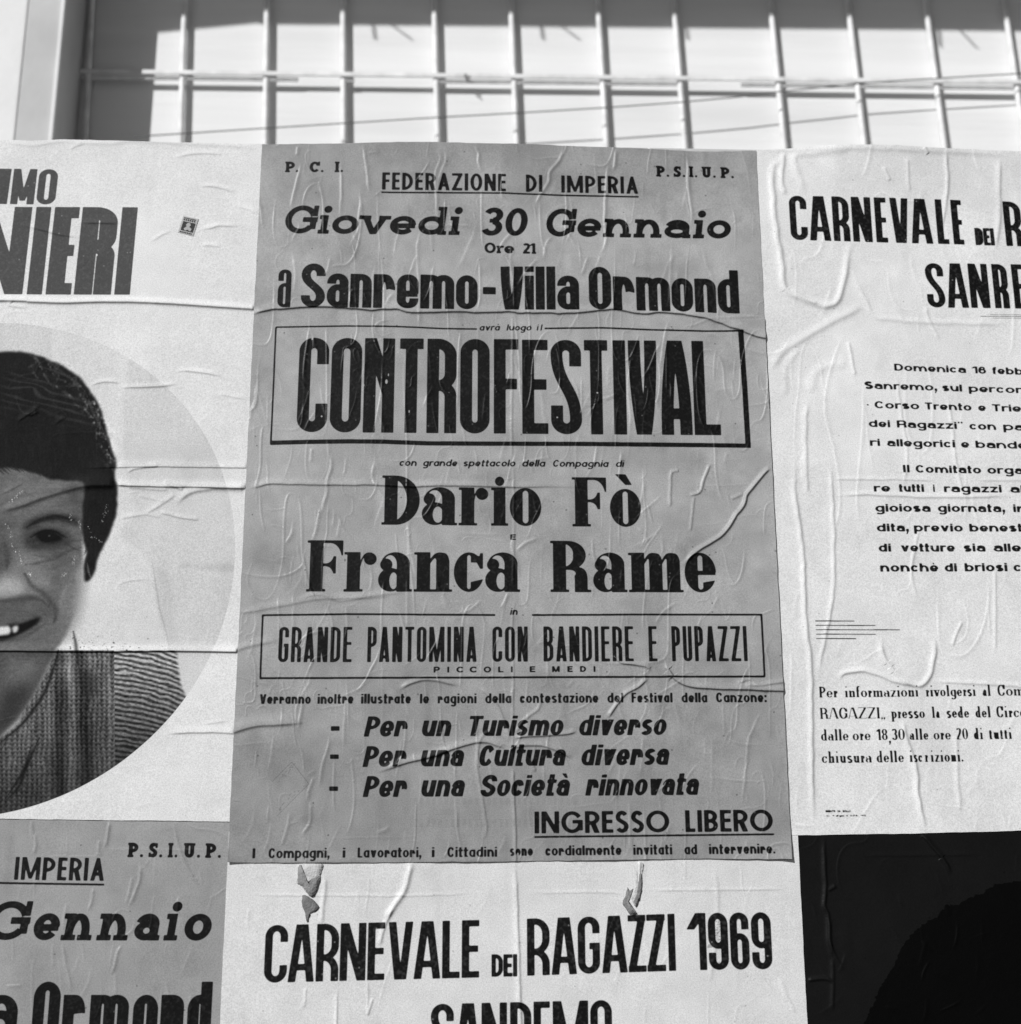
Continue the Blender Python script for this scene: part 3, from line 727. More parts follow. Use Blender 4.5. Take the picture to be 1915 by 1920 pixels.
class Relief:
    """height of one poster's paper above its glue bed"""
    def __init__(s, x0, y0, x1, y1, seed):
        s.x0, s.y0, s.w, s.h = int(x0), int(y0), int(x1 - x0), int(y1 - y0)
        s.a = np.zeros((s.h, s.w), np.float32)
        s.r = np.random.default_rng(seed)
    K = 3.3
    def crease(s, pts, amp=.3, wl=5.0, wd=2.4, t0=.12, t1=.12, flip=False, wob=.6):
        """a ridge: shallow flank of width wl towards the light (up, left), steep flank wd on the other side"""
        q = smooth(pts); n = len(q); amp = amp * s.K
        if n < 2: return
        if wob: q = q + np.c_[blur(s.r.normal(0, 1, (n, 1)).astype(np.float32), 1), blur(s.r.normal(0, 1, (n, 1)).astype(np.float32), 1)] * wob
        R = 3.0 * max(wl, wd)
        bx0, by0 = int(q[:, 0].min() - R) - s.x0, int(q[:, 1].min() - R) - s.y0
        bx1, by1 = int(q[:, 0].max() + R) + 1 - s.x0, int(q[:, 1].max() + R) + 1 - s.y0
        bx0, by0, bx1, by1 = max(0, bx0), max(0, by0), min(s.w, bx1), min(s.h, by1)
        if bx1 <= bx0 or by1 <= by0: return
        D = np.full((by1 - by0, bx1 - bx0), 1e9, np.float32); Hh = np.zeros_like(D)
        L = np.r_[0, np.cumsum(np.hypot(*np.diff(q, axis=0).T))]; L /= L[-1]
        for i in range(n - 1):
            a, b = q[i], q[i + 1]
            u0, v0 = int(min(a[0], b[0]) - R) - s.x0 - bx0, int(min(a[1], b[1]) - R) - s.y0 - by0
            u1, v1 = int(max(a[0], b[0]) + R) + 1 - s.x0 - bx0, int(max(a[1], b[1]) + R) + 1 - s.y0 - by0
            u0, v0, u1, v1 = max(0, u0), max(0, v0), min(D.shape[1], u1), min(D.shape[0], v1)
            if u1 <= u0 or v1 <= v0: continue
            X, Y = np.meshgrid(np.arange(u0, u1) + bx0 + s.x0, np.arange(v0, v1) + by0 + s.y0)
            d = b - a; l = math.hypot(*d) or 1e-6; d = d / l
            t = np.clip(((X - a[0]) * d[0] + (Y - a[1]) * d[1]), 0, l)
            ex, ey = X - a[0] - t * d[0], Y - a[1] - t * d[1]
            dist = np.hypot(ex, ey)
            nx, ny = -d[1], d[0]
            if nx * -.62 + ny * -.78 < 0: nx, ny = -nx, -ny
            side = (ex * nx + ey * ny) >= 0
            if flip: side = ~side
            w = np.where(side, wl, wd)
            tt = L[i] + (L[i + 1] - L[i]) * t / l
            tp = np.clip(tt / max(t0, 1e-3), 0, 1) * np.clip((1 - tt) / max(t1, 1e-3), 0, 1)
            hh = np.exp(-(dist / w) ** 2) * amp * (tp * tp * (3 - 2 * tp))
            sub = D[v0:v1, u0:u1]; hs = Hh[v0:v1, u0:u1]
            m = dist < sub
            sub[m] = dist[m]; hs[m] = hh[m]
        s.a[by0:by1, bx0:bx1] += Hh
    def noise(s, cell, amp, sx=1.0, sy=1.0):
        nx, ny = int(s.w / (cell * sx)) + 4, int(s.h / (cell * sy)) + 4
        g = s.r.normal(0, 1, (ny, nx)).astype(np.float32)
        y = np.linspace(0, ny - 1.001, s.h); x = np.linspace(0, nx - 1.001, s.w)
        yi, xi = y.astype(int), x.astype(int); fy, fx = (y - yi)[:, None], (x - xi)[None]
        fy, fx = fy * fy * (3 - 2 * fy), fx * fx * (3 - 2 * fx)
        gg = (g[yi][:, xi] * (1 - fx) + g[yi][:, xi + 1] * fx) * (1 - fy) + (g[yi + 1][:, xi] * (1 - fx) + g[yi + 1][:, xi + 1] * fx) * fy
        s.a += (gg * amp).astype(np.float32)
    def veins(s, cx, cy, amp, sig, cover=.1):
        """a wandering net of fine glue creases: crests along the zero lines of a smooth field"""
        t = s.a; s.a = np.zeros_like(t); s.noise(cx, 1.0, 1, cy / cx); f = s.a
        s.a = np.zeros_like(t); s.noise(cx * 1.4, 1.0, 1, 1.3); m = np.clip((s.a - cover) * 1.6, 0, 1)
        gy, gx = np.gradient(f); gn = np.hypot(gx, gy) + 1e-4
        d = f / gn                                       # distance to the crest in pixels
        e = np.where(d * np.sign(-gx * .62 - gy * .78) > 0, sig * .8, sig * 1.5)
        s.a = t + (amp * m * np.exp(-(d / e) ** 2) * np.clip(gn * cx * .9, 0, 1)).astype(np.float32)
    def scatter(s, n, box, ang, lens, amp, w=(2.0, 4.5)):
        """the many small glue wrinkles; ang = mean direction in degrees, spread"""
        r = s.r
        for _ in range(n):
            x, y = r.uniform(box[0], box[2]), r.uniform(box[1], box[3])
            a = math.radians(r.normal(ang[0], ang[1])); l = r.uniform(*lens); k = r.normal(0, .35)
            pts = [(x, y)]
            m = max(3, int(l / 25) + 2)
            for j in range(m):
                pts.append((pts[-1][0] + math.cos(a) * l / m, pts[-1][1] + math.sin(a) * l / m)); a += k / m + r.normal(0, .13)
            A = r.uniform(*amp) * (1 if r.random() < .85 else 1.6); ww = r.uniform(*w)
            s.crease(pts, A * .8, ww * .85, ww * 1.5, .35, .35)
    def sample(s, arr, X, Y):
        x = np.clip(X - s.x0, 0, s.w - 1.001); y = np.clip(Y - s.y0, 0, s.h - 1.001)
        xi, yi = x.astype(int), y.astype(int); fx, fy = (x - xi).astype(np.float32), (y - yi).astype(np.float32)
        return (arr[yi, xi] * (1 - fx) + arr[yi, xi + 1] * fx) * (1 - fy) + (arr[yi + 1, xi] * (1 - fx) + arr[yi + 1, xi + 1] * fx) * fy

def relief_main():
    r = Relief(400, 240, 1520, 1650, 11)
    r.noise(26, .05, .8, 1.4); r.noise(11, .022); r.noise(5, .008)
    c = r.crease
    # three cross folds and the long upright fold
    c([(470, 592), (500, 585), (545, 580), (600, 577), (650, 580), (700, 583), (745, 582), (780, 589), (850, 586), (905, 588), (960, 588), (1010, 589), (1060, 590), (1110, 586), (1150, 583), (1200, 590), (1250, 588), (1310, 597), (1345, 606), (1385, 621), (1442, 640)], .95, 9, 2.4, .03, .01, wob=1.2)
    c([(465, 917), (485, 914), (510, 909), (570, 910), (640, 911), (700, 911), (760, 914), (830, 912), (900, 913), (960, 915), (1040, 914), (1130, 916)], .55, 7, 2.4, .05, .3)
    c([(745, 1297), (765, 1285), (790, 1277), (815, 1277), (845, 1283), (866, 1287)], .6, 5, 3, .2, .2)
    c([(1150, 1230), (1165, 1244), (1190, 1248), (1212, 1252), (1222, 1262)], .6, 5, 2.4)
    c([(1240, 1245), (1252, 1258), (1265, 1275), (1290, 1288), (1330, 1292), (1400, 1294), (1478, 1297)], .85, 8, 2.6, .1, .02)
    c([(1395, 1285), (1420, 1287), (1440, 1284), (1478, 1279)], .5, 5, 3, .1, .02)
    c([(1380, 1284), (1405, 1276), (1425, 1292), (1440, 1303)], .35, 5, 3)
    c([(962, 560), (962, 640), (960, 760), (960, 868)], .22, 3.2, 2.2, .2, .1)
    c([(963, 868), (964, 920), (964, 1010), (962, 1110)], .16, 3, 2.2)
    c([(966, 1120), (960, 1180), (963, 1260), (962, 1330), (962, 1440)], .22, 3.2, 2.2)
    c([(962, 1440), (965, 1520), (967, 1620)], .42, 4, 2.6, .1, .01)
    # star of creases under the lower cross fold
    c([(962, 1385), (985, 1382), (1020, 1380), (1060, 1378), (1085, 1372)], .6, 6, 2.6)
    c([(960, 1402), (1000, 1398), (1030, 1402), (1050, 1410), (1075, 1424)], .55, 6, 2.6)
    c([(958, 1395), (940, 1382), (915, 1375), (900, 1392), (895, 1440), (905, 1500), (912, 1560), (900, 1578)], .3, 4, 3)
    c([(950, 1404), (905, 1392), (860, 1402), (815, 1418), (760, 1432), (700, 1452)], .7, 8, 3, .08, .2)
    c([(965, 1378), (985, 1350), (1010, 1330), (1015, 1310)], .3, 4, 3)
    c([(900, 1290), (930, 1320), (948, 1360), (958, 1392)], .4, 6, 3)
    c([(1215, 1272), (1195, 1290), (1172, 1304), (1150, 1332), (1138, 1350)], .6, 5, 2.6)
    c([(970, 1400), (990, 1420), (1005, 1450)], .4, 4, 3)
    c([(435, 1375), (480, 1362), (520, 1360), (562, 1356), (580, 1352)], .75, 16, 4, .05, .3)
    c([(440, 1222), (470, 1212), (500, 1206), (530, 1200)], .35, 8, 4, .1, .4)
    c([(440, 1150), (470, 1148), (540, 1135), (600, 1124), (680, 1122), (740, 1118)], .3, 8, 3.4)
    c([(560, 1124), (600, 1116), (640, 1128), (700, 1118), (760, 1112)], .22, 6, 3)
    # big diagonal ridge on the right, streaks from the top edge
    c([(1446, 879), (1425, 900), (1403, 926), (1394, 945), (1378, 972), (1358, 1000), (1335, 1018), (1310, 1032), (1290, 1050), (1276, 1068)], .85, 5, 3, .05, .15, wob=1.5)
    c([(1393, 928), (1370, 938)], .3, 4, 3); c([(1332, 870), (1320, 900), (1312, 925), (1290, 931)], .45, 4, 2.6)
    c([(1262, 885), (1257, 900), (1256, 955)], .35, 4, 2.6); c([(1272, 884), (1256, 888)], .3, 4, 3)
    c([(1302, 930), (1298, 960), (1294, 1000)], .28, 3.4, 2.4)
    for p, A in (([(558, 275), (556, 295)], .35), ([(567, 305), (558, 340), (550, 375), (546, 400)], .35), ([(641, 300), (640, 350), (638, 420)], .25), ([(682, 272), (685, 300), (690, 335), (694, 370)], .45),
                 ([(822, 275), (826, 300), (818, 330), (820, 400), (818, 430)], .3), ([(830, 272), (837, 300), (822, 345), (820, 395)], .3), ([(886, 272), (898, 290), (898, 310), (905, 330)], .5), ([(1058, 275), (1050, 300), (1032, 325), (1028, 345), (1012, 370), (1002, 395)], .75),
                 ([(1148, 300), (1140, 318), (1136, 360), (1134, 420), (1136, 450), (1131, 472), (1118, 487)], .65), ([(1155, 280), (1153, 305), (1151, 325)], .6), ([(1288, 285), (1290, 320), (1291, 360), (1297, 400), (1298, 430)], .65),
                 ([(1262, 450), (1258, 490), (1255, 560), (1253, 590)], .3), ([(1316, 460), (1324, 500), (1336, 530), (1345, 575)], .25), ([(790, 430), (786, 450), (784, 480), (788, 560)], .3), ([(788, 555), (786, 610)], .25),
                 ([(800, 420), (808, 440), (812, 480)], .2), ([(782, 480), (775, 500), (770, 515)], .25), ([(1036, 445), (1025, 460), (1020, 490)], .4), ([(1012, 482), (1000, 497), (985, 515), (970, 540)], .35), ([(960, 450), (958, 500), (960, 560)], .3),
                 ([(966, 448), (960, 440), (945, 455), (935, 475)], .4), ([(1103, 482), (1095, 505), (1090, 520)], .35), ([(620, 482), (615, 505), (608, 520)], .25), ([(740, 552), (730, 562), (724, 580)], .35),
                 ([(622, 850), (621, 880), (615, 905), (613, 930), (606, 955), (602, 968)], .6), ([(603, 950), (597, 975), (592, 1000), (585, 1020)], .45), ([(705, 860), (700, 900), (718, 932), (722, 940)], .4), ([(640, 973), (635, 1000), (632, 1015)], .25),
                 ([(764, 970), (767, 1010), (775, 1060), (782, 1085)], .4), ([(764, 1085), (764, 1145)], .3), ([(818, 1080), (825, 1110), (850, 1140)], .35), ([(965, 1000), (960, 1030), (970, 1060), (975, 1090)], .5), ([(1010, 1010), (985, 1020), (966, 1036)], .5),
                 ([(1195, 990), (1210, 1005), (1214, 1022)], .4), ([(1228, 1003), (1240, 1020), (1245, 1040)], .3), ([(1208, 905), (1202, 940), (1198, 960)], .3), ([(1165, 845), (1162, 880), (1161, 910)], .45), ([(975, 1115), (985, 1135), (1000, 1150), (1020, 1172)], .4),
                 ([(955, 1112), (945, 1130), (938, 1145)], .4), ([(905, 1125), (880, 1145), (862, 1150)], .35), ([(1270, 1130), (1250, 1145), (1235, 1160), (1225, 1175)], .35), ([(650, 1135), (651, 1180), (646, 1205)], .3), ([(763, 1130), (764, 1180)], .3),
                 ([(570, 1300), (566, 1335), (560, 1375)], .5), ([(648, 1305), (647, 1350), (645, 1410)], .35), ([(621, 1380), (612, 1415), (603, 1450), (600, 1482)], .45), ([(590, 1455), (580, 1485), (578, 1505)], .4), ([(583, 1500), (582, 1540), (572, 1560), (565, 1572)], .5), ([(544, 1520), (540, 1550), (528, 1590)], .4),
                 ([(1180, 1500), (1181, 1560), (1181, 1600)], .4), ([(1205, 1380), (1203, 1430), (1198, 1460)], .3), ([(1432, 1325), (1410, 1370), (1402, 1390), (1398, 1440), (1390, 1520)], .35), ([(1335, 1380), (1334, 1500)], .2), ([(1320, 1385), (1322, 1420)], .2), ([(717, 1150), (718, 1400)], .12),
                 ([(1400, 700), (1390, 760)], .2), ([(1190, 640), (1178, 720), (1182, 790), (1180, 830)], .35), ([(1255, 600), (1245, 640), (1238, 700)], .4), ([(1320, 628), (1345, 632), (1370, 650)], .35), ([(1170, 738), (1130, 752), (1090, 762)], .35),
                 ([(585, 840), (583, 870)], .4), ([(960, 1290), (955, 1330)], .3), ([(1078, 1275), (1062, 1290)], .2), ([(860, 1000), (900, 1003), (950, 1005)], .2), ([(1395, 655), (1440, 668)], .3)):
        c(p, A * .62, 2.5, 4.2, .25, .25, wob=.9)
    r.veins(55, 210, .62, 2.2, -.1); r.veins(34, 110, .46, 1.9, .1); r.veins(150, 60, .5, 2.3, .35); r.veins(24, 30, .26, 1.7, .4)
    r.scatter(230, (450, 280, 1460, 1600), (92, 15), (25, 120), (.05, .20), (1.8, 3.4))
    r.scatter(45, (450, 280, 1460, 1600), (165, 25), (20, 70), (.05, .16), (2, 4))
    return r

def relief_singer():
    r = Relief(-560, 240, 520, 1570, 12); r.K = 2.4
    r.noise(26, .05, .8, 1.4); r.noise(11, .022); r.noise(5, .008)
    c = r.crease
    c([(-300, 565), (12, 566), (60, 568), (120, 570), (190, 568), (260, 569), (340, 573), (420, 578), (500, 583)], 1.3, 7, 3.2, .05, .01, wob=.3)
    c([(150, 880), (180, 879), (215, 878), (300, 877), (380, 878), (500, 879)], .6, 9, 1.8, .3, .01, wob=.2)
    c([(240, 889), (252, 882), (280, 878), (300, 877)], .4, 5, 2)
    c([(0, 960), (40, 950), (80, 935), (130, 920), (165, 913), (218, 912)], 1.2, 12, 5, .1, .05, wob=.2)
    c([(215, 911), (250, 913), (320, 915), (360, 915), (420, 917), (500, 918)], 1.1, 8, 2.4, .05, .01, wob=.3)
    c([(330, 952), (340, 938), (360, 925), (395, 919), (460, 919)], .8, 9, 4, .2, .05)
    c([(308, 905), (325, 914), (345, 922)], .5, 5, 2.6); c([(330, 930), (300, 950), (275, 965)], .4, 6, 3)
    c([(300, 962), (330, 970), (355, 975), (376, 976)], .45, 5, 2.4); c([(225, 974), (250, 970), (275, 967), (305, 973)], .3, 5, 2.6); c([(238, 915), (260, 917), (300, 920), (318, 921)], .4, 6, 2.6)
    c([(260, 930), (290, 938), (310, 943)], .25, 5, 3)
    c([(-300, 1221), (0, 1222), (100, 1223), (215, 1223), (330, 1222), (500, 1225)], 1.6, 8, 2.0, .05, .01, wob=.15)
    c([(310, 1377), (340, 1375), (380, 1374), (410, 1374), (460, 1378)], .6, 9, 2.4, .2, .01)
    for p, A in (([(168, 724), (190, 719), (205, 717), (230, 721)], .45), ([(218, 729), (260, 728), (300, 726), (340, 721)], .6), ([(328, 699), (350, 697), (385, 701), (423, 708)], .5), ([(405, 740), (430, 744), (468, 752)], .3),
                 ([(372, 351), (395, 351), (420, 356), (445, 365)], .45), ([(440, 385), (465, 395), (490, 404)], .3), ([(150, 417), (175, 420), (200, 421), (228, 423)], .6), ([(40, 424), (70, 430), (105, 440), (155, 450)], .5),
                 ([(372, 432), (395, 430), (412, 426), (452, 426)], .45), ([(375, 462), (395, 463), (418, 465)], .35), ([(282, 458), (305, 443), (325, 435)], .25), ([(30, 563), (20, 575), (55, 580)], .35), ([(130, 285), (145, 276), (160, 272)], .3), ([(320, 300), (370, 290), (430, 292)], .35),
                 ([(0, 930), (30, 915), (50, 905)], .3), ([(215, 1110), (230, 1095), (260, 1088), (290, 1088)], .2), ([(30, 795), (60, 775), (80, 760)], .3), ([(100, 800), (115, 790), (130, 782)], .2), ([(50, 775), (60, 780), (75, 772)], .4), ([(380, 1360), (430, 1352)], .25)):
        c(p, A, 5.0, 2.4, .3, .3)
    r.veins(160, 50, .22, 2.4, .6)
    r.scatter(36, (0, 280, 490, 1530), (2, 12), (25, 70), (.03, .10), (2, 4))
    c([(0, 266), (60, 275), (110, 268), (200, 272), (260, 268), (420, 275), (495, 280)], .3, 5, 4)
    return r

def relief_right():
    r = Relief(1380, 240, 2560, 1640, 13)
    r.noise(26, .05, .8, 1.4); r.noise(11, .022); r.noise(5, .008)
    c = r.crease
    for p, A, wl, wd in (([(1468, 283), (1462, 305), (1448, 322), (1450, 380), (1455, 430), (1466, 500), (1472, 545), (1500, 562), (1530, 574), (1552, 577), (1572, 562), (1582, 530), (1590, 480), (1598, 445)], .7, 7, 5),
                         ([(1470, 285), (1466, 345), (1475, 370)], .5, 6, 4), ([(1480, 545), (1510, 563), (1535, 573)], .35, 4, 3), ([(1600, 500), (1605, 530), (1620, 560), (1640, 595), (1680, 602), (1750, 607), (1900, 610)], .28, 6, 4),
                         ([(1440, 700), (1470, 660), (1510, 635), (1560, 605), (1600, 585), (1625, 572)], .45, 9, 6), ([(1470, 750), (1475, 690), (1500, 655)], .25, 8, 6), ([(1520, 740), (1530, 700), (1560, 685), (1590, 690)], .3, 10, 8),
                         ([(1512, 750), (1510, 820), (1511, 880), (1513, 925), (1530, 930)], .4, 6, 4), ([(1491, 850), (1489, 920), (1498, 980), (1505, 1040), (1507, 1100), (1512, 1180), (1520, 1260), (1521, 1400), (1524, 1560)], .6, 6, 4),
                         ([(1555, 860), (1560, 930), (1562, 1000), (1563, 1080), (1556, 1150), (1542, 1220), (1532, 1280)], .38, 5, 3.4), ([(1555, 900), (1620, 900), (1700, 901), (1760, 902)], .22, 5, 2.2), ([(1830, 904), (1960, 904)], .2, 5, 2.2),
                         ([(1562, 931), (1620, 928), (1685, 931), (1760, 934), (1900, 932)], .34, 6, 2.8), ([(1572, 1280), (1580, 1265), (1610, 1259), (1630, 1262), (1660, 1272), (1690, 1283), (1715, 1288)], .55, 6, 3.4),
                         ([(1650, 1190), (1655, 1230), (1675, 1260), (1700, 1281), (1730, 1285), (1745, 1262), (1752, 1220), (1748, 1190)], .6, 6, 4), ([(1750, 1278), (1800, 1281), (1860, 1284), (1930, 1290)], .3, 5, 3), ([(1805, 1165), (1792, 1190), (1785, 1215)], .3, 4, 3),
                         ([(1690, 1345), (1700, 1390), (1716, 1440), (1722, 1500), (1735, 1562)], .6, 6, 4), ([(1792, 1370), (1793, 1450), (1800, 1530)], .3, 5, 4), ([(1768, 285), (1775, 330), (1773, 380), (1765, 430)], .4, 5, 3.4), ([(1698, 300), (1702, 350), (1705, 365)], .25, 4, 3),
                         ([(1655, 318), (1668, 345)], .25, 4, 3), ([(1872, 300), (1872, 350), (1872, 420), (1864, 475)], .45, 6, 4), ([(1730, 285), (1738, 298)], .4, 4, 3), ([(1590, 640), (1598, 680), (1605, 708)], .35, 4, 3), ([(1680, 700), (1690, 780), (1700, 850), (1694, 920)], .22, 4, 3),
                         ([(1775, 740), (1785, 800), (1790, 860), (1805, 930), (1815, 945)], .25, 4, 3), ([(1735, 575), (1740, 600), (1762, 640)], .25, 4, 3), ([(1722, 990), (1715, 1030), (1708, 1080), (1722, 1130)], .22, 4, 3), ([(1865, 1060), (1866, 1230)], .25, 4, 3), ([(1510, 370), (1490, 300), (1530, 292), (1600, 286)], .4, 8, 6)):
        c(p, A, wl, wd, .15, .15, wob=1.0)
    r.veins(80, 260, .5, 3.0, .1); r.veins(50, 110, .3, 2.4, .35)
    r.scatter(60, (1440, 300, 1980, 1560), (88, 20), (30, 110), (.04, .13), (2.5, 5))
    r.scatter(40, (1980, 300, 2500, 1560), (88, 20), (30, 110), (.04, .16), (2.5, 5))
    c([(1420, 285), (1560, 284), (1700, 288), (1900, 295)], .3, 7, 5)
    return r

def relief_bottom():
    r = Relief(380, 1520, 1560, 2300, 14)
    r.noise(26, .05, .8, 1.4); r.noise(11, .022); r.noise(5, .008)
    c = r.crease
    for p, A, wl, wd in (([(774, 1610), (768, 1640), (758, 1670), (740, 1700), (722, 1725)], .7, 6, 5), ([(608, 1640), (610, 1665), (606, 1700), (604, 1735)], .4, 5, 4), ([(965, 1600), (967, 1660), (970, 1730), (972, 1800), (975, 1880), (977, 2000)], .5, 6, 3.4),
                         ([(738, 1700), (720, 1740), (712, 1775)], .45, 5, 3.4), ([(450, 1678), (600, 1680), (760, 1680), (900, 1676)], .14, 4, 2.2), ([(990, 1674), (1150, 1675), (1170, 1690)], .14, 4, 2.2), ([(1205, 1671), (1480, 1668)], .16, 4, 2.2),
                         ([(632, 1850), (630, 1990)], .3, 3.4, 2.6), ([(690, 1840), (690, 1905)], .2, 3, 2.6), ([(700, 1870), (690, 1905)], .25, 3, 2.6), ([(575, 1850), (572, 1890)], .2, 3, 2.6), ([(1200, 1612), (1199, 1660)], .5, 3, 3), ([(1340, 1620), (1345, 1720), (1330, 1850)], .2, 5, 4),
                         ([(1460, 1830), (1475, 1870), (1490, 1900)], .25, 5, 4)):
        c(p, A, wl, wd, .2, .15, wob=.8)
    r.veins(60, 200, .28, 2.4, .35)
    r.scatter(70, (440, 1630, 1500, 2200), (85, 25), (25, 90), (.03, .10), (2, 4))
    return r

def relief_left_grey():
    r = Relief(-560, 1500, 480, 2300, 15)
    r.noise(26, .05, .8, 1.4); r.noise(11, .022); r.noise(5, .008)
    c = r.crease
    for p, A in (([(60, 1538), (60, 1560), (65, 1580)], .3), ([(68, 1560), (68, 1585), (64, 1605)], .4), ([(206, 1538), (203, 1565), (197, 1592)], .6), ([(188, 1573), (186, 1595), (192, 1610)], .35), ([(326, 1538), (330, 1565), (340, 1600), (355, 1635), (375, 1662), (384, 1670)], .5),
                 ([(265, 1615), (262, 1650), (252, 1680), (240, 1705)], .5), ([(250, 1640), (242, 1680), (235, 1700)], .3), ([(176, 1662), (173, 1690), (166, 1710)], .4), ([(128, 1690), (122, 1720), (120, 1750)], .25), ([(232, 1770), (222, 1785), (216, 1810), (210, 1830)], .5),
                 ([(118, 1762), (122, 1800), (130, 1835), (136, 1865)], .4), ([(100, 1770), (101, 1820)], .2), ([(336, 1680), (332, 1720)], .3), ([(217, 1820), (218, 1870)], .2), ([(180, 1592), (420, 1594)], .12), ([(10, 1850), (45, 1848)], .25)):
        c(p, A * .7, 2.6, 4.2, .25, .25, wob=.8)
    r.veins(55, 190, .4, 2.4, .1); r.veins(36, 100, .25, 2, .3)
    r.scatter(50, (-300, 1545, 430, 2200), (92, 18), (25, 90), (.05, .15), (2, 3.4))
    return r

def relief_dark():
    r = Relief(1450, 1520, 2560, 2300, 16)
    r.noise(26, .05, .8, 1.4); r.noise(11, .022); r.noise(5, .008)
    c = r.crease
    for p, A in (([(1545, 1560), (1546, 1620), (1548, 1670), (1546, 1700), (1553, 1720), (1556, 1765), (1564, 1790), (1580, 1815), (1593, 1822)], .6), ([(1551, 1672), (1568, 1662)], .4), ([(1725, 1560), (1745, 1585), (1765, 1610), (1785, 1640)], .8), ([(1512, 1840), (1545, 1836), (1562, 1842)], .5),
                 ([(1560, 1790), (1562, 1850), (1560, 1900)], .4), ([(1555, 1720), (1558, 1800)], .3), ([(1600, 1605), (1720, 1604), (1850, 1603)], .15)):
        c(p, A, 5, 3, .2, .2, wob=.8)
    r.veins(60, 190, .4, 2.6, .2)
    r.scatter(50, (1510, 1570, 2100, 2200), (80, 30), (25, 80), (.04, .14), (2, 4))
    return r

# the wall's own unevenness, common to every sheet
BASE = Relief(-640, 180, 2600, 2340, 2)
BASE.noise(230, .5); BASE.noise(90, .22); BASE.noise(40, .07)
BASE.a += 2.2
np.clip(BASE.a, .3, 4.2, out=BASE.a)
def inside_main(X, Y, m=0):
    l = 492 + (428 - 492) * (Y - 274) / 1344.0; r = 1417 + (1483.5 - 1417) * (Y - 285) / 1327.0
    return (X > l + m) & (X < r - m) & (Y < 1614 - m)
def clip_under(rel, *tests):
    Y, X = np.mgrid[0:rel.h, 0:rel.w]; X = X + rel.x0; Y = Y + rel.y0
    k = np.zeros(rel.a.shape, bool)
    for t in tests: k |= t(X, Y)
    rel.a *= np.clip(1 - blur(k.astype(np.float32), 2) * 1.6, 0, 1)
    return rel

# ------------------------------------------------------------------ tones
def lin(v): 
    v = np.asarray(v, np.float32) / 255.0
    return np.where(v <= .04045, v / 12.92, ((v + .055) / 1.055) ** 2.4)
KE = 1.10
def alb(v): return np.clip(lin(v) / KE, .0012, .82)
WHITE, GREY, INKV = 225, 165, 17

class Canvas:
    """a half-tone picture painted in soft shapes, in photo pixels"""
    def __init__(s, x0, y0, x1, y1, v):
        s.x0, s.y0, s.w, s.h = x0, y0, x1 - x0, y1 - y0
        s.a = np.full((s.h, s.w), v, np.float32)
        s.X, s.Y = np.meshgrid(np.arange(s.w) + x0, np.arange(s.h) + y0); s.X = s.X.astype(np.float32); s.Y = s.Y.astype(np.float32)
        s.r = np.random.default_rng(5)
    def mask(s, pts, soft=1, sm=True):
        p = np.array(pts, float)
        if sm: p = smooth(np.vstack([p, p[:1]]), 6)[:-1]
        a = np.zeros((s.h, s.w + 1), np.int16)
        q = np.roll(p, -1, 0)
        for (xa, ya), (xb, yb) in zip(p, q):
            xa, xb, ya, yb = xa - s.x0, xb - s.x0, ya - s.y0, yb - s.y0
            if ya == yb: continue
            g = 1
            if ya > yb: xa, ya, xb, yb = xb, yb, xa, ya; g = -1
            r0, r1 = max(0, int(math.ceil(ya - .5))), min(s.h - 1, int(math.ceil(yb - .5)) - 1)
            if r1 < r0: continue
            r = np.arange(r0, r1 + 1); c = np.clip(np.ceil(xa + (r + .5 - ya) * (xb - xa) / (yb - ya) - .5), 0, s.w).astype(int)
            np.add.at(a, (r, c), g)
        return blur((np.cumsum(a, 1)[:, :s.w] != 0).astype(np.float32), soft)
    def comp(s, m, v, k=1.0): s.a += (v - s.a) * m * k
    def area(s, pts, v, soft=1, k=1.0, sm=True): s.comp(s.mask(pts, soft, sm), v, k)
    def stroke(s, pts, v, w, k=1.0):
        q = smooth(pts, 3); m = np.zeros_like(s.a)
        for i, (x, y) in enumerate(q):
            t = i / (len(q) - 1); ww = w * (.35 + .65 * math.sin(math.pi * min(max(t, .03), .97)))
            R = int(3 * ww) + 2; u0, v0 = max(0, int(x) - R - s.x0), max(0, int(y) - R - s.y0); u1, v1 = min(s.w, int(x) + R - s.x0), min(s.h, int(y) + R - s.y0)
            if u1 <= u0 or v1 <= v0: continue
            d = ((s.X[v0:v1, u0:u1] - x) ** 2 + (s.Y[v0:v1, u0:u1] - y) ** 2) / (ww * ww)
            np.maximum(m[v0:v1, u0:u1], np.exp(-d), out=m[v0:v1, u0:u1])
        s.comp(m, v, k)
    def nz(s, cx, cy, seed):
        g = np.random.default_rng(seed).normal(0, 1, (int(s.h / cy) + 3, int(s.w / cx) + 3)).astype(np.float32)
        y = (s.Y - s.y0) / cy; x = (s.X - s.x0) / cx; yi, xi = y.astype(int), x.astype(int); fy, fx = y - yi, x - xi
        return (g[yi, xi] * (1 - fx) + g[yi, xi + 1] * fx) * (1 - fy) + (g[yi + 1, xi] * (1 - fx) + g[yi + 1, xi + 1] * fx) * fy

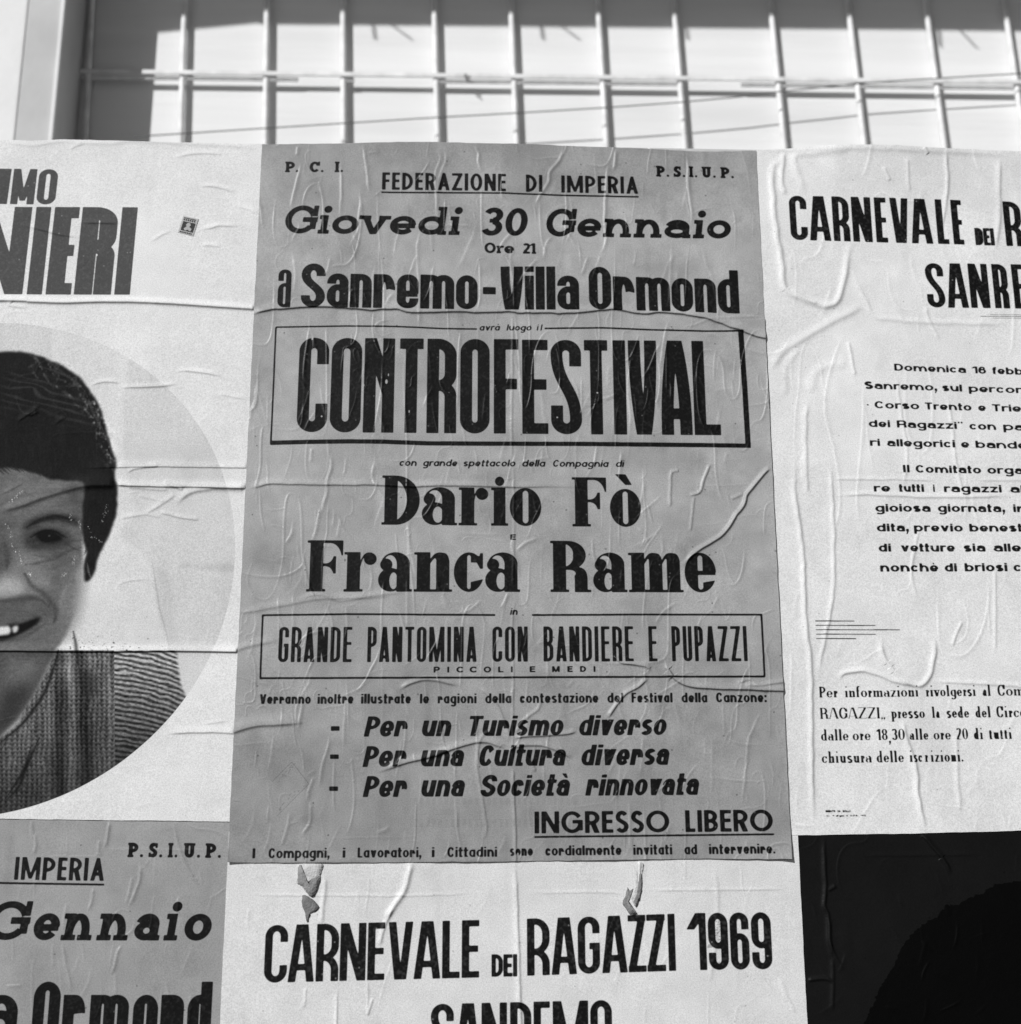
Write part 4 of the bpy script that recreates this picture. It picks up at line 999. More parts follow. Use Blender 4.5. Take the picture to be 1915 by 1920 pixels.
def portrait():
    c = Canvas(-420, 590, 470, 1560, 207)
    X, Y = c.X, c.Y
    # retouched halo beside the head, mottled backdrop at the right
    c.area([(100, 600), (235, 640), (232, 760), (236, 860), (250, 935), (255, 960), (235, 990), (225, 1005), (262, 1035), (285, 1060), (292, 1120), (305, 1175), (318, 1220), (330, 1300), (100, 1300), (100, 900)], 216, 3)
    c.a += c.nz(60, 90, 3) * 2.2 * (X > 232)
    c.area([(338, 1058), (380, 1062), (435, 1058), (438, 1075), (380, 1068), (340, 1066)], 178, 4, .6)
    c.area([(295, 1070), (320, 1080), (330, 1200), (312, 1190), (300, 1140)], 196, 5, .7)
    c.stroke([(286, 1050), (292, 1090), (300, 1140), (312, 1185), (320, 1222)], 150, 1.6, .6)
    # face
    face = [(-190, 860), (0, 850), (100, 880), (165, 900), (164, 960), (158, 1010), (158, 1050), (155, 1100), (148, 1140), (138, 1168), (122, 1200), (100, 1230), (60, 1260), (-60, 1280), (-160, 1240), (-195, 1100)]
    c.area(face, 100, 3)
    c.area([(148, 1075), (168, 1050), (168, 1110), (160, 1160), (140, 1196), (128, 1208), (140, 1140)], 190, 5, .6)
    c.area([(120, 1100), (142, 1080), (158, 1050), (160, 1100), (150, 1150), (125, 1200), (108, 1200)], 124, 8, .6)
    c.area([(20, 1060), (60, 1056), (95, 1090), (85, 1120), (30, 1118), (-20, 1110)], 122, 13, .9)
    c.area([(-10, 1082), (20, 1084), (42, 1096), (48, 1110), (30, 1117), (-20, 1118)], 160, 9, .9)
    c.area([(15, 1035), (70, 1040), (90, 1050), (60, 1062), (25, 1052)], 128, 8, .7)
    c.area([(10, 885), (60, 890), (115, 908), (140, 930), (60, 945), (12, 955)], 112, 9, .8)
    c.area([(115, 905), (158, 912), (158, 1000), (140, 985), (128, 940)], 84, 9, .6)
    c.area([(45, 988), (66, 974), (100, 966), (130, 969), (150, 980), (150, 988), (112, 980), (75, 986), (52, 998)], 50, 5, .95)       # brow
    c.area([(45, 1006), (70, 994), (105, 992), (130, 1004), (140, 1018), (118, 1030), (80, 1034), (52, 1026)], 58, 7, .9)           # eye hollow
    c.area([(68, 1006), (88, 1000), (108, 1003), (120, 1011), (108, 1017), (84, 1018)], 24, 3, .95)
    c.stroke([(58, 1008), (78, 998), (104, 997), (128, 1010)], 36, 3, .6)
    c.stroke([(62, 988), (90, 982), (120, 986), (135, 996)], 92, 4, .4)
    c.stroke([(50, 1060), (80, 1056), (108, 1047), (132, 1034), (152, 1029)], 72, 4, .55)
    c.stroke([(60, 1042), (90, 1045), (120, 1038), (148, 1026)], 78, 4, .45)
    c.stroke([(90, 1070), (115, 1062), (140, 1050)], 86, 4, .35)
    c.area([(-60, 985), (-25, 975), (10, 985), (18, 1040), (8, 1078), (-20, 1090), (-60, 1060)], 80, 11, .7)
    c.stroke([(0, 950), (20, 940), (45, 932), (90, 924), (158, 918)], 74, 7, .4)
    c.stroke([(48, 1078), (60, 1098), (82, 1114), (98, 1132), (107, 1150), (103, 1168)], 62, 7, .55)                                    # smile line
    c.area([(-20, 1132), (15, 1128), (45, 1124), (78, 1126), (96, 1140), (100, 1156), (85, 1162), (60, 1168), (40, 1180), (0, 1188)], 88, 6, .75)
    c.stroke([(-10, 1130), (20, 1127), (50, 1123), (75, 1125), (92, 1138)], 60, 6, .5)
    c.area([(0, 1180), (20, 1174), (40, 1172), (60, 1165), (78, 1159), (72, 1170), (55, 1182), (35, 1193), (0, 1204)], 22, 3, 1)            # mouth
    c.area([(-40, 1178), (0, 1177), (20, 1176), (22, 1189), (10, 1193), (-40, 1196)], 200, 2, .95); c.area([(25, 1177), (36, 1175), (36, 1185), (30, 1189), (26, 1187)], 196, 2, .95)
    c.stroke([(0, 1200), (30, 1200), (60, 1188), (85, 1172)], 70, 5, .5)
    c.stroke([(114, 1140), (118, 1122), (126, 1100)], 138, 4, .35)
    # neck and collar opening
    c.area([(-80, 1220), (60, 1225), (108, 1222), (95, 1250), (70, 1300), (40, 1345), (15, 1370), (-60, 1440)], 82, 4)
    c.area([(12, 1235), (80, 1238), (55, 1270), (15, 1278)], 104, 9, .8); c.area([(10, 1300), (60, 1290), (30, 1350), (-10, 1380)], 44, 10, .8)
    c.area([(72, 1006), (90, 1002), (106, 1005), (112, 1011), (98, 1016), (82, 1016)], 12, 2, .9); c.stroke([(60, 1009), (80, 999), (104, 999), (124, 1010)], 14, 2.2, .85)
    c.area([(92, 1005), (97, 1005), (96, 1009), (92, 1009)], 120, 1, .7)
    c.stroke([(52, 990), (75, 978), (105, 970), (140, 977)], 34, 4, .7)
    c.stroke([(128, 1022), (140, 1030), (152, 1034)], 60, 2, .6); c.stroke([(132, 1014), (144, 1016), (156, 1014)], 62, 2, .5)
    c.stroke([(10, 1020), (16, 1045), (14, 1068)], 62, 6, .5)
    fm = c.mask(face, 4)
    c.a += fm * (c.a - 104) * .28
    c.a += fm * (c.nz(34, 22, 41) * 3.0 + c.nz(14, 9, 42) * 2.6 + c.nz(5, 3.5, 43) * 3.4 + c.nz(40, 2.0, 44) * 1.6)
    # jumper
    jump = c.mask([(110, 1222), (136, 1180), (150, 1187), (185, 1182), (215, 1184), (260, 1188), (300, 1197), (330, 1216), (335, 1250), (342, 1290), (350, 1330), (300, 1450), (0, 1580), (-300, 1600), (-200, 1500), (10, 1380), (50, 1330), (85, 1270), (100, 1238)], 2)
    wob = c.nz(18, 26, 45) * 1.6
    col = ((X + wob) / 9.4) % 1.0
    stitch = np.cos(2 * math.pi * ((Y + np.abs(col - .5) * 9.0) / 8.2)) * .6 + np.cos(2 * math.pi * col) * .7
    knit = 76 + 26 * stitch + c.nz(3, 3, 8) * 12 + c.nz(26, 60, 9) * 10
    cols = np.zeros_like(knit)
    for x0, w, v in ((130, 8, 46), (108, 9, -26), (158, 9, -34), (206, 8, 40), (98, 8, 18), (182, 14, 2), (62, 12, 4), (145, 6, -12)):
        cx = x0 + (Y - 1300) * (.05 if x0 > 105 else -.10) + (7 if x0 == 130 else 0) * np.sin((Y - 1230) / 60)
        cols += v * np.exp(-((X - cx) / w) ** 2) * np.where(v > 0, np.clip((1520 - Y) / 300, .35, 1), 1)
    knit = knit + cols
    yy = Y - (X - 215) * .10 - (X - 215) ** 2 * .0011 + c.nz(16, 9, 46) * 1.3
    rib = 108 + 52 * np.tanh(1.6 * np.sin(yy * 2 * math.pi / 9.6)) * (1 + .22 * c.nz(4.5, 3, 47)) + c.nz(4, 3, 10) * 15
    rib = rib * np.clip(1.25 - (Y - 1225) / 260, .28, 1.3)
    knit = np.where(X > 216 + (Y - 1300) * .01, rib, knit * np.clip(1.15 - np.clip(Y - 1290, 0, 400) / 480, .45, 1.2))
    up = np.clip((c.nz(3.2, 2.4, 12) - .35 - (1222 - Y) * .035) * .9, 0, .85) * np.clip((Y - 1176) / 26, 0, 1)
    jump *= np.where(Y < 1222, up, 1)
    c.a = c.a * (1 - jump) + np.clip(knit, 12, 200) * jump
    for p in ([(112, 1222), (100, 1260), (85, 1300), (62, 1335), (40, 1362), (5, 1392)], [(75, 1385), (50, 1440), (18, 1490)], [(60, 1400), (40, 1470), (15, 1500)]): c.stroke(p, 14, 3.6, .75)
    c.area([(102, 1235), (126, 1228), (116, 1300), (112, 1400), (108, 1510), (118, 1510), (117, 1420), (122, 1330), (122, 1250)], 18, 7, .75)
    c.area([(145, 1270), (172, 1260), (182, 1290), (165, 1360), (158, 1500), (170, 1500), (172, 1380), (160, 1300)], 22, 10, .65)
    c.stroke([(139, 1186), (142, 1200), (146, 1225), (150, 1260)], 30, 4, .7)
    # hair
    hair = [(-200, 900), (-215, 800), (-170, 720), (-90, 672), (12, 663), (55, 664), (92, 676), (125, 692), (150, 710), (170, 735), (185, 760), (196, 785), (203, 815), (213, 850), (220, 872), (217, 895), (221, 920), (221, 950), (217, 975), (210, 1000), (200, 1018), (188, 1040),
            (180, 1070), (170, 1090), (162, 1092), (160, 1060), (164, 1040), (158, 1010), (156, 960), (161, 915), (150, 905), (100, 900), (55, 885), (12, 880), (-120, 885)]
    hp = smooth(np.array(hair + hair[:1], float), 4)[:-1]
    hp = hp + np.c_[blur(c.r.normal(0, 1, (len(hp), 1)).astype(np.float32), 1), blur(c.r.normal(0, 1, (len(hp), 1)).astype(np.float32), 1)] * 1.6
    c.area(hp, 20, 2, sm=False)
    n = c.nz(3, 14, 21); n2 = c.nz(9, 30, 22); hm = c.mask(hair, 3)
    c.a += hm * (np.clip(n, 0, 3) * 3.5 + np.clip(n2, 0, 3) * 3)
    for k in range(34):          # loose ends of the fringe and the side hair
        if k < 22: x = -20 + k * 8.5; y = 880 + max(0, x - 50) * .17; q = [(x - 14, y - 16), (x - 2, y - 2), (x + 6 + c.r.uniform(-3, 8), y + c.r.uniform(3, 11))]
        else: y = 915 + (k - 22) * 13; x = 163 + c.r.uniform(-1, 2); q = [(x + 12, y - 14), (x + 2, y), (x - c.r.uniform(1, 6), y + c.r.uniform(8, 18))]
        c.stroke(q, 26, c.r.uniform(1.6, 3.0), .75)
    hm2 = c.mask([(60, 668), (110, 680), (160, 722), (205, 800), (222, 880), (205, 880), (190, 830), (165, 790), (110, 735), (60, 700)], 8)
    ang = (X * .75 - Y * .66) / 3.0; n3 = np.sin(ang + c.nz(30, 30, 50) * 2.5) * .5 + c.nz(4, 4, 51) * .5
    c.a += hm2 * np.clip(n3 - .05, 0, 2) * 52
    hm3 = c.mask([(150, 745), (180, 750), (205, 820), (218, 870), (200, 860), (175, 800)], 5)
    c.a += hm3 * np.clip(c.nz(3.4, 5, 52) - .2, 0, 2) * 70
    hm4 = c.mask([(12, 700), (100, 720), (160, 770), (150, 800), (60, 760), (12, 770)], 14)
    c.a += hm4 * np.clip(np.sin(Y * .42 - X * .12 + c.nz(40, 20, 53) * 2), 0, 1) * 26
    for p, v, w in (([(55, 668), (70, 674), (76, 688)], 60, 2.5), ([(78, 690), (110, 700), (140, 715), (160, 735)], 58, 3), ([(95, 683), (125, 705), (150, 722)], 46, 3), ([(120, 745), (150, 752), (175, 765)], 40, 3), ([(150, 740), (170, 760), (185, 790)], 52, 3), ([(168, 760), (180, 785), (193, 805)], 60, 3),
                    ([(180, 765), (186, 790), (180, 800)], 58, 3), ([(30, 745), (40, 770), (52, 778), (72, 768)], 48, 2.2), ([(60, 700), (30, 712), (15, 730)], 36, 3), ([(90, 745), (110, 765), (130, 785)], 34, 2), ([(190, 800), (205, 830), (213, 860)], 44, 3), ([(35, 715), (80, 718), (120, 728)], 32, 3),
                    ([(130, 790), (175, 798), (198, 812)], 36, 3), ([(165, 1058), (168, 1075), (172, 1085)], 110, 3)): c.stroke(p, v * 1.25, w * .8, .6)
    # pale flakes where the print has chipped
    r = c.r
    for x, y, l, a in ((200, 962, 34, 1.9), (196, 970, 26, 1.9), (170, 1000, 28, 1.2), (186, 1013, 20, .8), (36, 930, 22, 2.5), (28, 937, 20, 2.4), (18, 995, 30, 1.1), (28, 1030, 24, 1.1), (40, 1045, 30, 1.4), (134, 972, 14, 1.4), (152, 985, 14, 1.3), (122, 1080, 14, 2.0), (140, 1055, 20, 1.7), (58, 1078, 8, .8)):
        for _ in range(11):
            t = r.uniform(-.5, .5) * l; px, py = x + math.cos(a) * t + r.normal(0, 1.6), y + math.sin(a) * t + r.normal(0, 1.6)
            c.a[int(py) - c.y0, int(px) - c.x0] += r.uniform(60, 190); c.a[int(py) + 1 - c.y0, int(px) - c.x0] += r.uniform(0, 90)
    c.a += c.nz(2, 2, 30) * 3.0 + c.nz(1.2, 1.2, 31) * 2.0
    return c

# ------------------------------------------------------------------ materials
def new_mat(name):
    m = bpy.data.materials.new(name); m.use_nodes = True
    n = m.node_tree; n.nodes.clear()
    out = n.nodes.new('ShaderNodeOutputMaterial'); b = n.nodes.new('ShaderNodeBsdfPrincipled')
    n.links.new(b.outputs[0], out.inputs['Surface'])
    return m, n, b

def plain(name, base, var=.08, scale=60, rough=.8, bump=.15, bscale=300, spec=.3, stretch=(1, 1, 1)):
    m, n, b = new_mat(name)
    tc = n.nodes.new('ShaderNodeTexCoord'); mp = n.nodes.new('ShaderNodeMapping'); mp.inputs['Scale'].default_value = stretch
    n.links.new(tc.outputs['Object'], mp.inputs[0])
    nz = n.nodes.new('ShaderNodeTexNoise'); nz.inputs['Scale'].default_value = scale; nz.inputs['Detail'].default_value = 6
    n.links.new(mp.outputs[0], nz.inputs['Vector'])
    mr = n.nodes.new('ShaderNodeMapRange'); mr.inputs['From Min'].default_value = .3; mr.inputs['From Max'].default_value = .7
    mr.inputs['To Min'].default_value = base * (1 - var); mr.inputs['To Max'].default_value = min(.85, base * (1 + var))
    n.links.new(nz.outputs[0], mr.inputs[0]); n.links.new(mr.outputs[0], b.inputs['Base Color'])
    b.inputs['Roughness'].default_value = rough; b.inputs['Specular IOR Level'].default_value = spec
    n2 = n.nodes.new('ShaderNodeTexNoise'); n2.inputs['Scale'].default_value = bscale; n2.inputs['Detail'].default_value = 4
    n.links.new(mp.outputs[0], n2.inputs['Vector'])
    bp = n.nodes.new('ShaderNodeBump'); bp.inputs['Strength'].default_value = bump; bp.inputs['Distance'].default_value = .002
    n.links.new(n2.outputs[0], bp.inputs['Height']); n.links.new(bp.outputs[0], b.inputs['Normal'])
    return m

def paper_mat(name, albedo, height, gloss=(.38, .15)):
    """print (albedo) and fine relief (millimetres) come from arrays computed above; fibre and mottle are nodes"""
    nzr, nx = albedo.shape
    ic = bpy.data.images.new(name + '_print', nx, nzr, float_buffer=True); ic.colorspace_settings.name = 'Non-Color'
    a = np.ones((nzr, nx, 4), np.float32); a[..., :3] = albedo[..., None]; ic.pixels.foreach_set(a.ravel()); ic.pack()
    ih = bpy.data.images.new(name + '_relief', nx, nzr, float_buffer=True); ih.colorspace_settings.name = 'Non-Color'
    a[..., :3] = height[..., None]; ih.pixels.foreach_set(a.ravel()); ih.pack()
    m, n, b = new_mat(name)
    uv = n.nodes.new('ShaderNodeUVMap'); uv.uv_map = 'print'
    tc = n.nodes.new('ShaderNodeTexImage'); tc.image = ic; tc.extension = 'EXTEND'; tc.interpolation = 'Linear'
    th = n.nodes.new('ShaderNodeTexImage'); th.image = ih; th.extension = 'EXTEND'; th.interpolation = 'Cubic'
    n.links.new(uv.outputs[0], tc.inputs[0]); n.links.new(uv.outputs[0], th.inputs[0])
    oc = n.nodes.new('ShaderNodeTexCoord')
    def noise(sc, det, rough=.6):
        k = n.nodes.new('ShaderNodeTexNoise'); k.inputs['Scale'].default_value = sc; k.inputs['Detail'].default_value = det; k.inputs['Roughness'].default_value = rough
        n.links.new(oc.outputs['Object'], k.inputs['Vector']); return k.outputs[0]
    def mapr(src, lo, hi, a0=.25, a1=.75):
        k = n.nodes.new('ShaderNodeMapRange'); k.inputs['From Min'].default_value = a0; k.inputs['From Max'].default_value = a1; k.inputs['To Min'].default_value = lo; k.inputs['To Max'].default_value = hi; k.clamp = False
        n.links.new(src, k.inputs[0]); return k.outputs[0]
    def mul(x, y, op='MULTIPLY'):
        k = n.nodes.new('ShaderNodeMath'); k.operation = op
        n.links.new(x, k.inputs[0])
        if isinstance(y, (int, float)): k.inputs[1].default_value = y
        else: n.links.new(y, k.inputs[1])
        return k.outputs[0]
    fine = mapr(noise(620, 2), .80, 1.20)          # grain of the cheap poster paper
    mot = mapr(noise(14, 5), .95, 1.05)
    big = mapr(noise(3.0, 3), .96, 1.04)
    v = mul(mul(mul(tc.outputs['Color'], fine), mot), big)
    v = mul(v, .84, 'MINIMUM')
    n.links.new(v, b.inputs['Base Color'])
    b.inputs['Roughness'].default_value = gloss[0]; b.inputs['Specular IOR Level'].default_value = gloss[1]
    b1 = n.nodes.new('ShaderNodeBump'); b1.inputs['Strength'].default_value = 1.0; b1.inputs['Distance'].default_value = .001
    n.links.new(th.outputs['Color'], b1.inputs['Height'])
    b2 = n.nodes.new('ShaderNodeBump'); b2.inputs['Strength'].default_value = .35; b2.inputs['Distance'].default_value = .0004
    n.links.new(noise(420, 3), b2.inputs['Height']); n.links.new(b1.outputs[0], b2.inputs['Normal'])
    n.links.new(b2.outputs[0], b.inputs['Normal'])
    return m

# ------------------------------------------------------------------ objects
def link(o, parent=None):
    SC.collection.objects.link(o)
    if parent: o.parent = parent
    return o
def tag(o, label=None, cat=None, group=None, kind=None):
    if label: o['label'] = label
    if cat: o['category'] = cat
    if group: o['group'] = group
    if kind: o['kind'] = kind
    return o
def empty(name, loc=(0, 0, 0)):
    o = bpy.data.objects.new(name, None); o.location = loc; o.empty_display_size = .05
    return link(o)
def mesh_obj(name, verts, faces, mat, parent=None, smooth_=False):
    me = bpy.data.meshes.new(name); me.from_pydata([tuple(v) for v in verts], [], faces); me.update()
    if mat: me.materials.append(mat)
    if smooth_: me.polygons.foreach_set('use_smooth', [True] * len(me.polygons))
    return link(bpy.data.objects.new(name, me), parent)
def box_data(x0, y0, z0, x1, y1, z1, bev=0.0):
    if bev <= 0:
        v = [(x0, y0, z0), (x1, y0, z0), (x1, y1, z0), (x0, y1, z0), (x0, y0, z1), (x1, y0, z1), (x1, y1, z1), (x0, y1, z1)]
        return v, [(0, 3, 2, 1), (4, 5, 6, 7), (0, 1, 5, 4), (1, 2, 6, 5), (2, 3, 7, 6), (3, 0, 4, 7)]
    import bmesh
    bm = bmesh.new(); v, f = box_data(x0, y0, z0, x1, y1, z1)
    vs = [bm.verts.new(p) for p in v]
    for q in f: bm.faces.new([vs[i] for i in q])
    bmesh.ops.bevel(bm, geom=bm.edges[:], offset=bev, segments=2, affect='EDGES', profile=.7)
    bm.verts.index_update()
    out = [tuple(p.co) for p in bm.verts], [tuple(p.index for p in q.verts) for q in bm.faces]
    bm.free(); return out
def box(name, x0, y0, z0, x1, y1, z1, mat, parent=None, bev=0.0):
    v, f = box_data(x0, y0, z0, x1, y1, z1, bev); return mesh_obj(name, v, f, mat, parent)
def tube(name, pts, rad, mat, parent=None, n=12, caps=True):
    P = [Vector(p) for p in pts]; V = []; Fc = []
    for i, p in enumerate(P):
        d = (P[min(i + 1, len(P) - 1)] - P[max(i - 1, 0)]).normalized()
        a = d.orthogonal().normalized() if i == 0 else (a - d * a.dot(d)).normalized()
        b = d.cross(a); r = rad[i] if isinstance(rad, (list, tuple)) else rad
        for k in range(n):
            t = 2 * math.pi * k / n; V.append(p + (a * math.cos(t) + b * math.sin(t)) * r)
    for i in range(len(P) - 1):
        for k in range(n):
            Fc.append((i * n + k, i * n + (k + 1) % n, (i + 1) * n + (k + 1) % n, (i + 1) * n + k))
    if caps: Fc.append(tuple(range(n))[::-1]); Fc.append(tuple((len(P) - 1) * n + k for k in range(n)))
    return mesh_obj(name, V, Fc, mat, parent, True)

LAYER = dict(dark=.0004, left_grey=.0008, bottom=.0012, right=.0017, singer=.0019, main=.0026)
def poster(name, label, cat, group, layer, left, right, top, bottom, sheet, relief, albedo, cell=.0017, regions=(), curl=None, gloss=(.38, .15)):
    """left/right: two (x, z) ends each top->bottom; top/bottom: polylines [(x, z)...] left->right.
    The printed paper is one dense sheet; regions cut from it (same grid) become parts of their own."""
    top, bottom = np.array(top), np.array(bottom)
    W = abs(right[0][0] - left[0][0]); H = abs(left[0][1] - left[1][1])
    nu, nv = max(2, int(W / cell)), max(2, int(H / cell))
    U, V = np.meshgrid(np.linspace(0, 1, nu + 1), np.linspace(0, 1, nv + 1))
    tx = left[0][0] + (right[0][0] - left[0][0]) * U; bx = left[1][0] + (right[1][0] - left[1][0]) * U
    rr = np.random.default_rng(len(name) + len(label))
    tz = np.interp(tx, top[:, 0], top[:, 1]); bz = np.interp(bx, bottom[:, 0], bottom[:, 1])
    X = tx + (bx - tx) * V; Z = tz + (bz - tz) * V
    e = blur(rr.normal(0, 1, (nv + 1, 1)).astype(np.float32), 3)[:, 0] * .0005; X += np.where(U < .5, 1, 1)[:, :] * 0 + e[:, None] * (np.abs(U - .5) * 2) ** 8
    e = blur(rr.normal(0, 1, (nu + 1, 1)).astype(np.float32), 3)[:, 0] * .0005; Z += e[None] * (np.abs(V - .5) * 2) ** 8
    px, py = proj(X, Z)
    full = relief.a; lo = blur(full, 3)
    h = relief.sample(lo, px, py) + BASE.sample(BASE.a, px, py)
    if curl is not None: h = h + curl(px, py)
    Y = -(layer + h * .001)
    vx = np.c_[X.ravel(), Y.ravel(), Z.ravel()].astype(np.float32)
    uvx = np.c_[((X.ravel() - sheet.x0) / (sheet.x1 - sheet.x0)), ((Z.ravel() - sheet.z0) / (sheet.z1 - sheet.z0))].astype(np.float32)
    # fine relief for the bump: what the grid cannot carry
    gx, gy = sheet.grid_px()
    bumpmap = relief.sample(full, gx, gy) - relief.sample(lo, gx, gy)
    mat = paper_mat(name + '_paper', albedo, bumpmap, gloss)
    # smooth normals of the whole sheet, so that the cuts between parts do not show
    dXu = np.gradient(vx.reshape(nv + 1, nu + 1, 3), axis=1); dXv = np.gradient(vx.reshape(nv + 1, nu + 1, 3), axis=0)
    N = np.cross(dXv, dXu); N /= np.linalg.norm(N, axis=2, keepdims=True); N = np.where(N[..., 1:2] > 0, -N, N).reshape(-1, 3)
    I = np.arange((nv + 1) * (nu + 1)).reshape(nv + 1, nu + 1)
    F = np.stack([I[:-1, :-1], I[1:, :-1], I[1:, 1:], I[:-1, 1:]], -1).reshape(-1, 4)     # faces -y
    cxp = px.ravel()[F].mean(1); cyp = py.ravel()[F].mean(1)
    root = empty(name, ((left[0][0] + right[0][0]) / 2, 0, float(bottom[:, 1].min())))
    tag(root, label, cat, group)
    own = np.zeros(len(F), int)
    for k, (pn, fn) in enumerate(regions): own[(own == 0) & fn(cxp, cyp)] = k + 1
    for k in range(len(regions) + 1):
        pn = 'paper_sheet' if k == 0 else regions[k - 1][0]
        f = F[own == k]
        if not len(f): continue
        used, inv = np.unique(f, return_inverse=True); f2 = inv.reshape(-1, 4)
        vv = vx[used]; nn = N[used]; uu = uvx[used]
        extra_f = []
        if k == 0:       # the paper's own thickness round the rim
            rim = np.r_[I[0, :], I[1:, -1], I[-1, -2::-1], I[-2:0:-1, 0]]
            pos = {int(a): b for b, a in enumerate(used)}
            rim2 = [pos[int(a)] for a in rim if int(a) in pos]
            base = len(vv)
            back = vv[rim2].copy(); back[:, 1] += .0008
            vv = np.vstack([vv, back]); nn = np.vstack([nn, nn[rim2]]); uu = np.vstack([uu, uu[rim2]])
            m_ = len(rim2)
            extra_f = [(rim2[i], rim2[(i + 1) % m_], base + (i + 1) % m_, base + i) for i in range(m_)]
        fa = np.vstack([f2, np.array(extra_f).reshape(-1, 4)]).astype(np.int32) if extra_f else f2.astype(np.int32)
        me = bpy.data.meshes.new(pn)
        me.vertices.add(len(vv)); loc = vv - np.array(root.location, np.float32); me.vertices.foreach_set('co', loc.astype(np.float32).ravel())
        me.loops.add(fa.size); me.loops.foreach_set('vertex_index', fa.ravel())
        me.polygons.add(len(fa)); me.polygons.foreach_set('loop_start', np.arange(0, fa.size, 4, dtype=np.int32))
        me.polygons.foreach_set('use_smooth', np.ones(len(fa), bool))
        me.update(calc_edges=True)
        ul = me.uv_layers.new(name='print'); ul.data.foreach_set('uv', uu[fa.ravel()].astype(np.float32).ravel())
        me.normals_split_custom_set_from_vertices(nn.astype(np.float32))
        me.materials.append(mat)
        link(bpy.data.objects.new(pn, me), root)
    return root

def P2(pts): 
    a = np.array(pts, float); x, z = plane(a[:, 0], a[:, 1]); return list(zip(x.tolist(), z.tolist()))
def mk_sheet(left, right, top, bottom):
    xs = [p[0] for p in list(left) + list(right)]; zs = [p[1] for p in list(top) + list(bottom)]
    return Sheet(min(xs) - .002, min(zs) - .002, max(xs) + .002, max(zs) + .002)
def inkify(s, paper, inkv, blurr=1):
    """ink spread, slightly uneven cover and small voids of a letterpress print"""
    k = blur(s.ink, blurr); k = np.clip((k - .455) * 2.2 + .5, 0, 1)
    r = np.random.default_rng(s.nx)
    sp = r.random(s.ink.shape) > .99994
    sp = blur(sp.astype(np.float32), 1) * 2.6
    sp = sp + np.clip(blur(r.normal(0, 1, s.ink.shape).astype(np.float32), 2) * .10, 0, .035)
    k = k * (1 - np.clip(sp, 0, .75))
    return alb(paper) * (1 - k) + alb(inkv) * k
def stains(s, a, seed, amt=1.0):
    """dried paste, damp patches and drips in the paper itself"""
    r = Relief(0, 0, s.nx, s.nz, seed)
    r.noise(160, .030 * amt); r.noise(60, .022 * amt); r.noise(22, .016 * amt)
    t = r.a; r.a = np.zeros_like(t); r.noise(26, 1.0, 1, 9); t = t - np.clip(r.a - .9, 0, 2) * .035 * amt + np.clip(-r.a - 1.1, 0, 2) * .02 * amt
    r.a = np.zeros_like(t); r.noise(70, 1.0); e = np.exp(-((r.a - .7) / .10) ** 2); t = t - e * .018 * amt           # tide marks
    sp = r.r.random(t.shape) > .99997; t = t - blur(sp.astype(np.float32), 1) * 5 * amt
    return a * np.clip(1 + t, .5, 1.2)
def chips(s, pts):
    for x, y, rx, ry in pts:
        X, Z = plane(x, y); i, j = int((X - s.x0) / s.res), int((Z - s.z0) / s.res)
        a, b = max(1, int(rx * .7 * .001 / s.res)), max(1, int(ry * .7 * .001 / s.res))
        yy, xx = np.mgrid[-b:b + 1, -a:a + 1]; m = (xx / (a + .3)) ** 2 + (yy / (b + .3)) ** 2 < 1
        if 0 < j - b and j + b + 1 < s.nz and 0 < i - a and i + a + 1 < s.nx: s.ink[j - b:j + b + 1, i - a:i + a + 1][m] = 0

G = 'posters pasted on the hoarding'
# main poster -------------------------------------------------------------
L = P2([(492, 274), (428, 1618)]); R = P2([(1417, 285), (1483.5, 1612)])
T = P2([(480, 274.5), (560, 273), (700, 271), (830, 270.5), (960, 273), (1060, 276), (1130, 278.5), (1200, 281), (1300, 286.5), (1360, 286.5), (1430, 285)])
B = P2([(420, 1618), (700, 1618), (830, 1617), (960, 1616), (1100, 1614), (1300, 1611), (1490, 1612)])
s = mk_sheet(L, R, T, B); print_main(s)
chips(s, [(753, 516, 6, 4), (747, 519, 4, 3), (757, 514, 3, 3), (725, 718, 2.2, 4.5), (729, 705, 1, 4), (604, 783, 1.5, 2.2), (768, 774, 1.4, 4), (586, 638, 2, 3), (655, 711, 2, 2), (682, 725, 2, 3), (1045, 785, 2, 2), (1213, 428, 1, 1), (1198, 395, 2, 2), (1120, 739, 2, 2), (971, 1603, 1.5, 3)])
tmp = s.ink.copy(); s.ink[:] = 0
for a, b in (((511, 1467), (548, 1430)), ((548, 1430), (580, 1471)), ((580, 1471), (520, 1531))): s.rule([a, b], 1.3)
for k in range(26):
    x, y = 520 + rng.uniform(0, 34), 1440 + rng.uniform(0, 20); t = rng.uniform(0, 1)
    x, y = (548 + (520 - 548) * t + rng.uniform(-2, 6), 1436 + (1466 - 1436) * t + rng.uniform(-2, 6)) if k % 2 else (568 + (522 - 568) * t + rng.uniform(-3, 4), 1476 + (1522 - 1476) * t + rng.uniform(-6, 2))
    s.rule([(x, y), (x + rng.uniform(2, 4), y - rng.uniform(2, 4))], 1.2)
faint = s.ink * .42 * np.clip(np.random.default_rng(3).normal(.8, .35, s.ink.shape), 0, 1); s.ink[:] = tmp
gx, gy = s.grid_px()
gh = np.random.default_rng(9); g2 = blur(gh.random(s.ink.shape).astype(np.float32), 2)
a_main = inkify(s, GREY, INKV)
a_main = a_main * (1 - faint) + alb(40) * faint
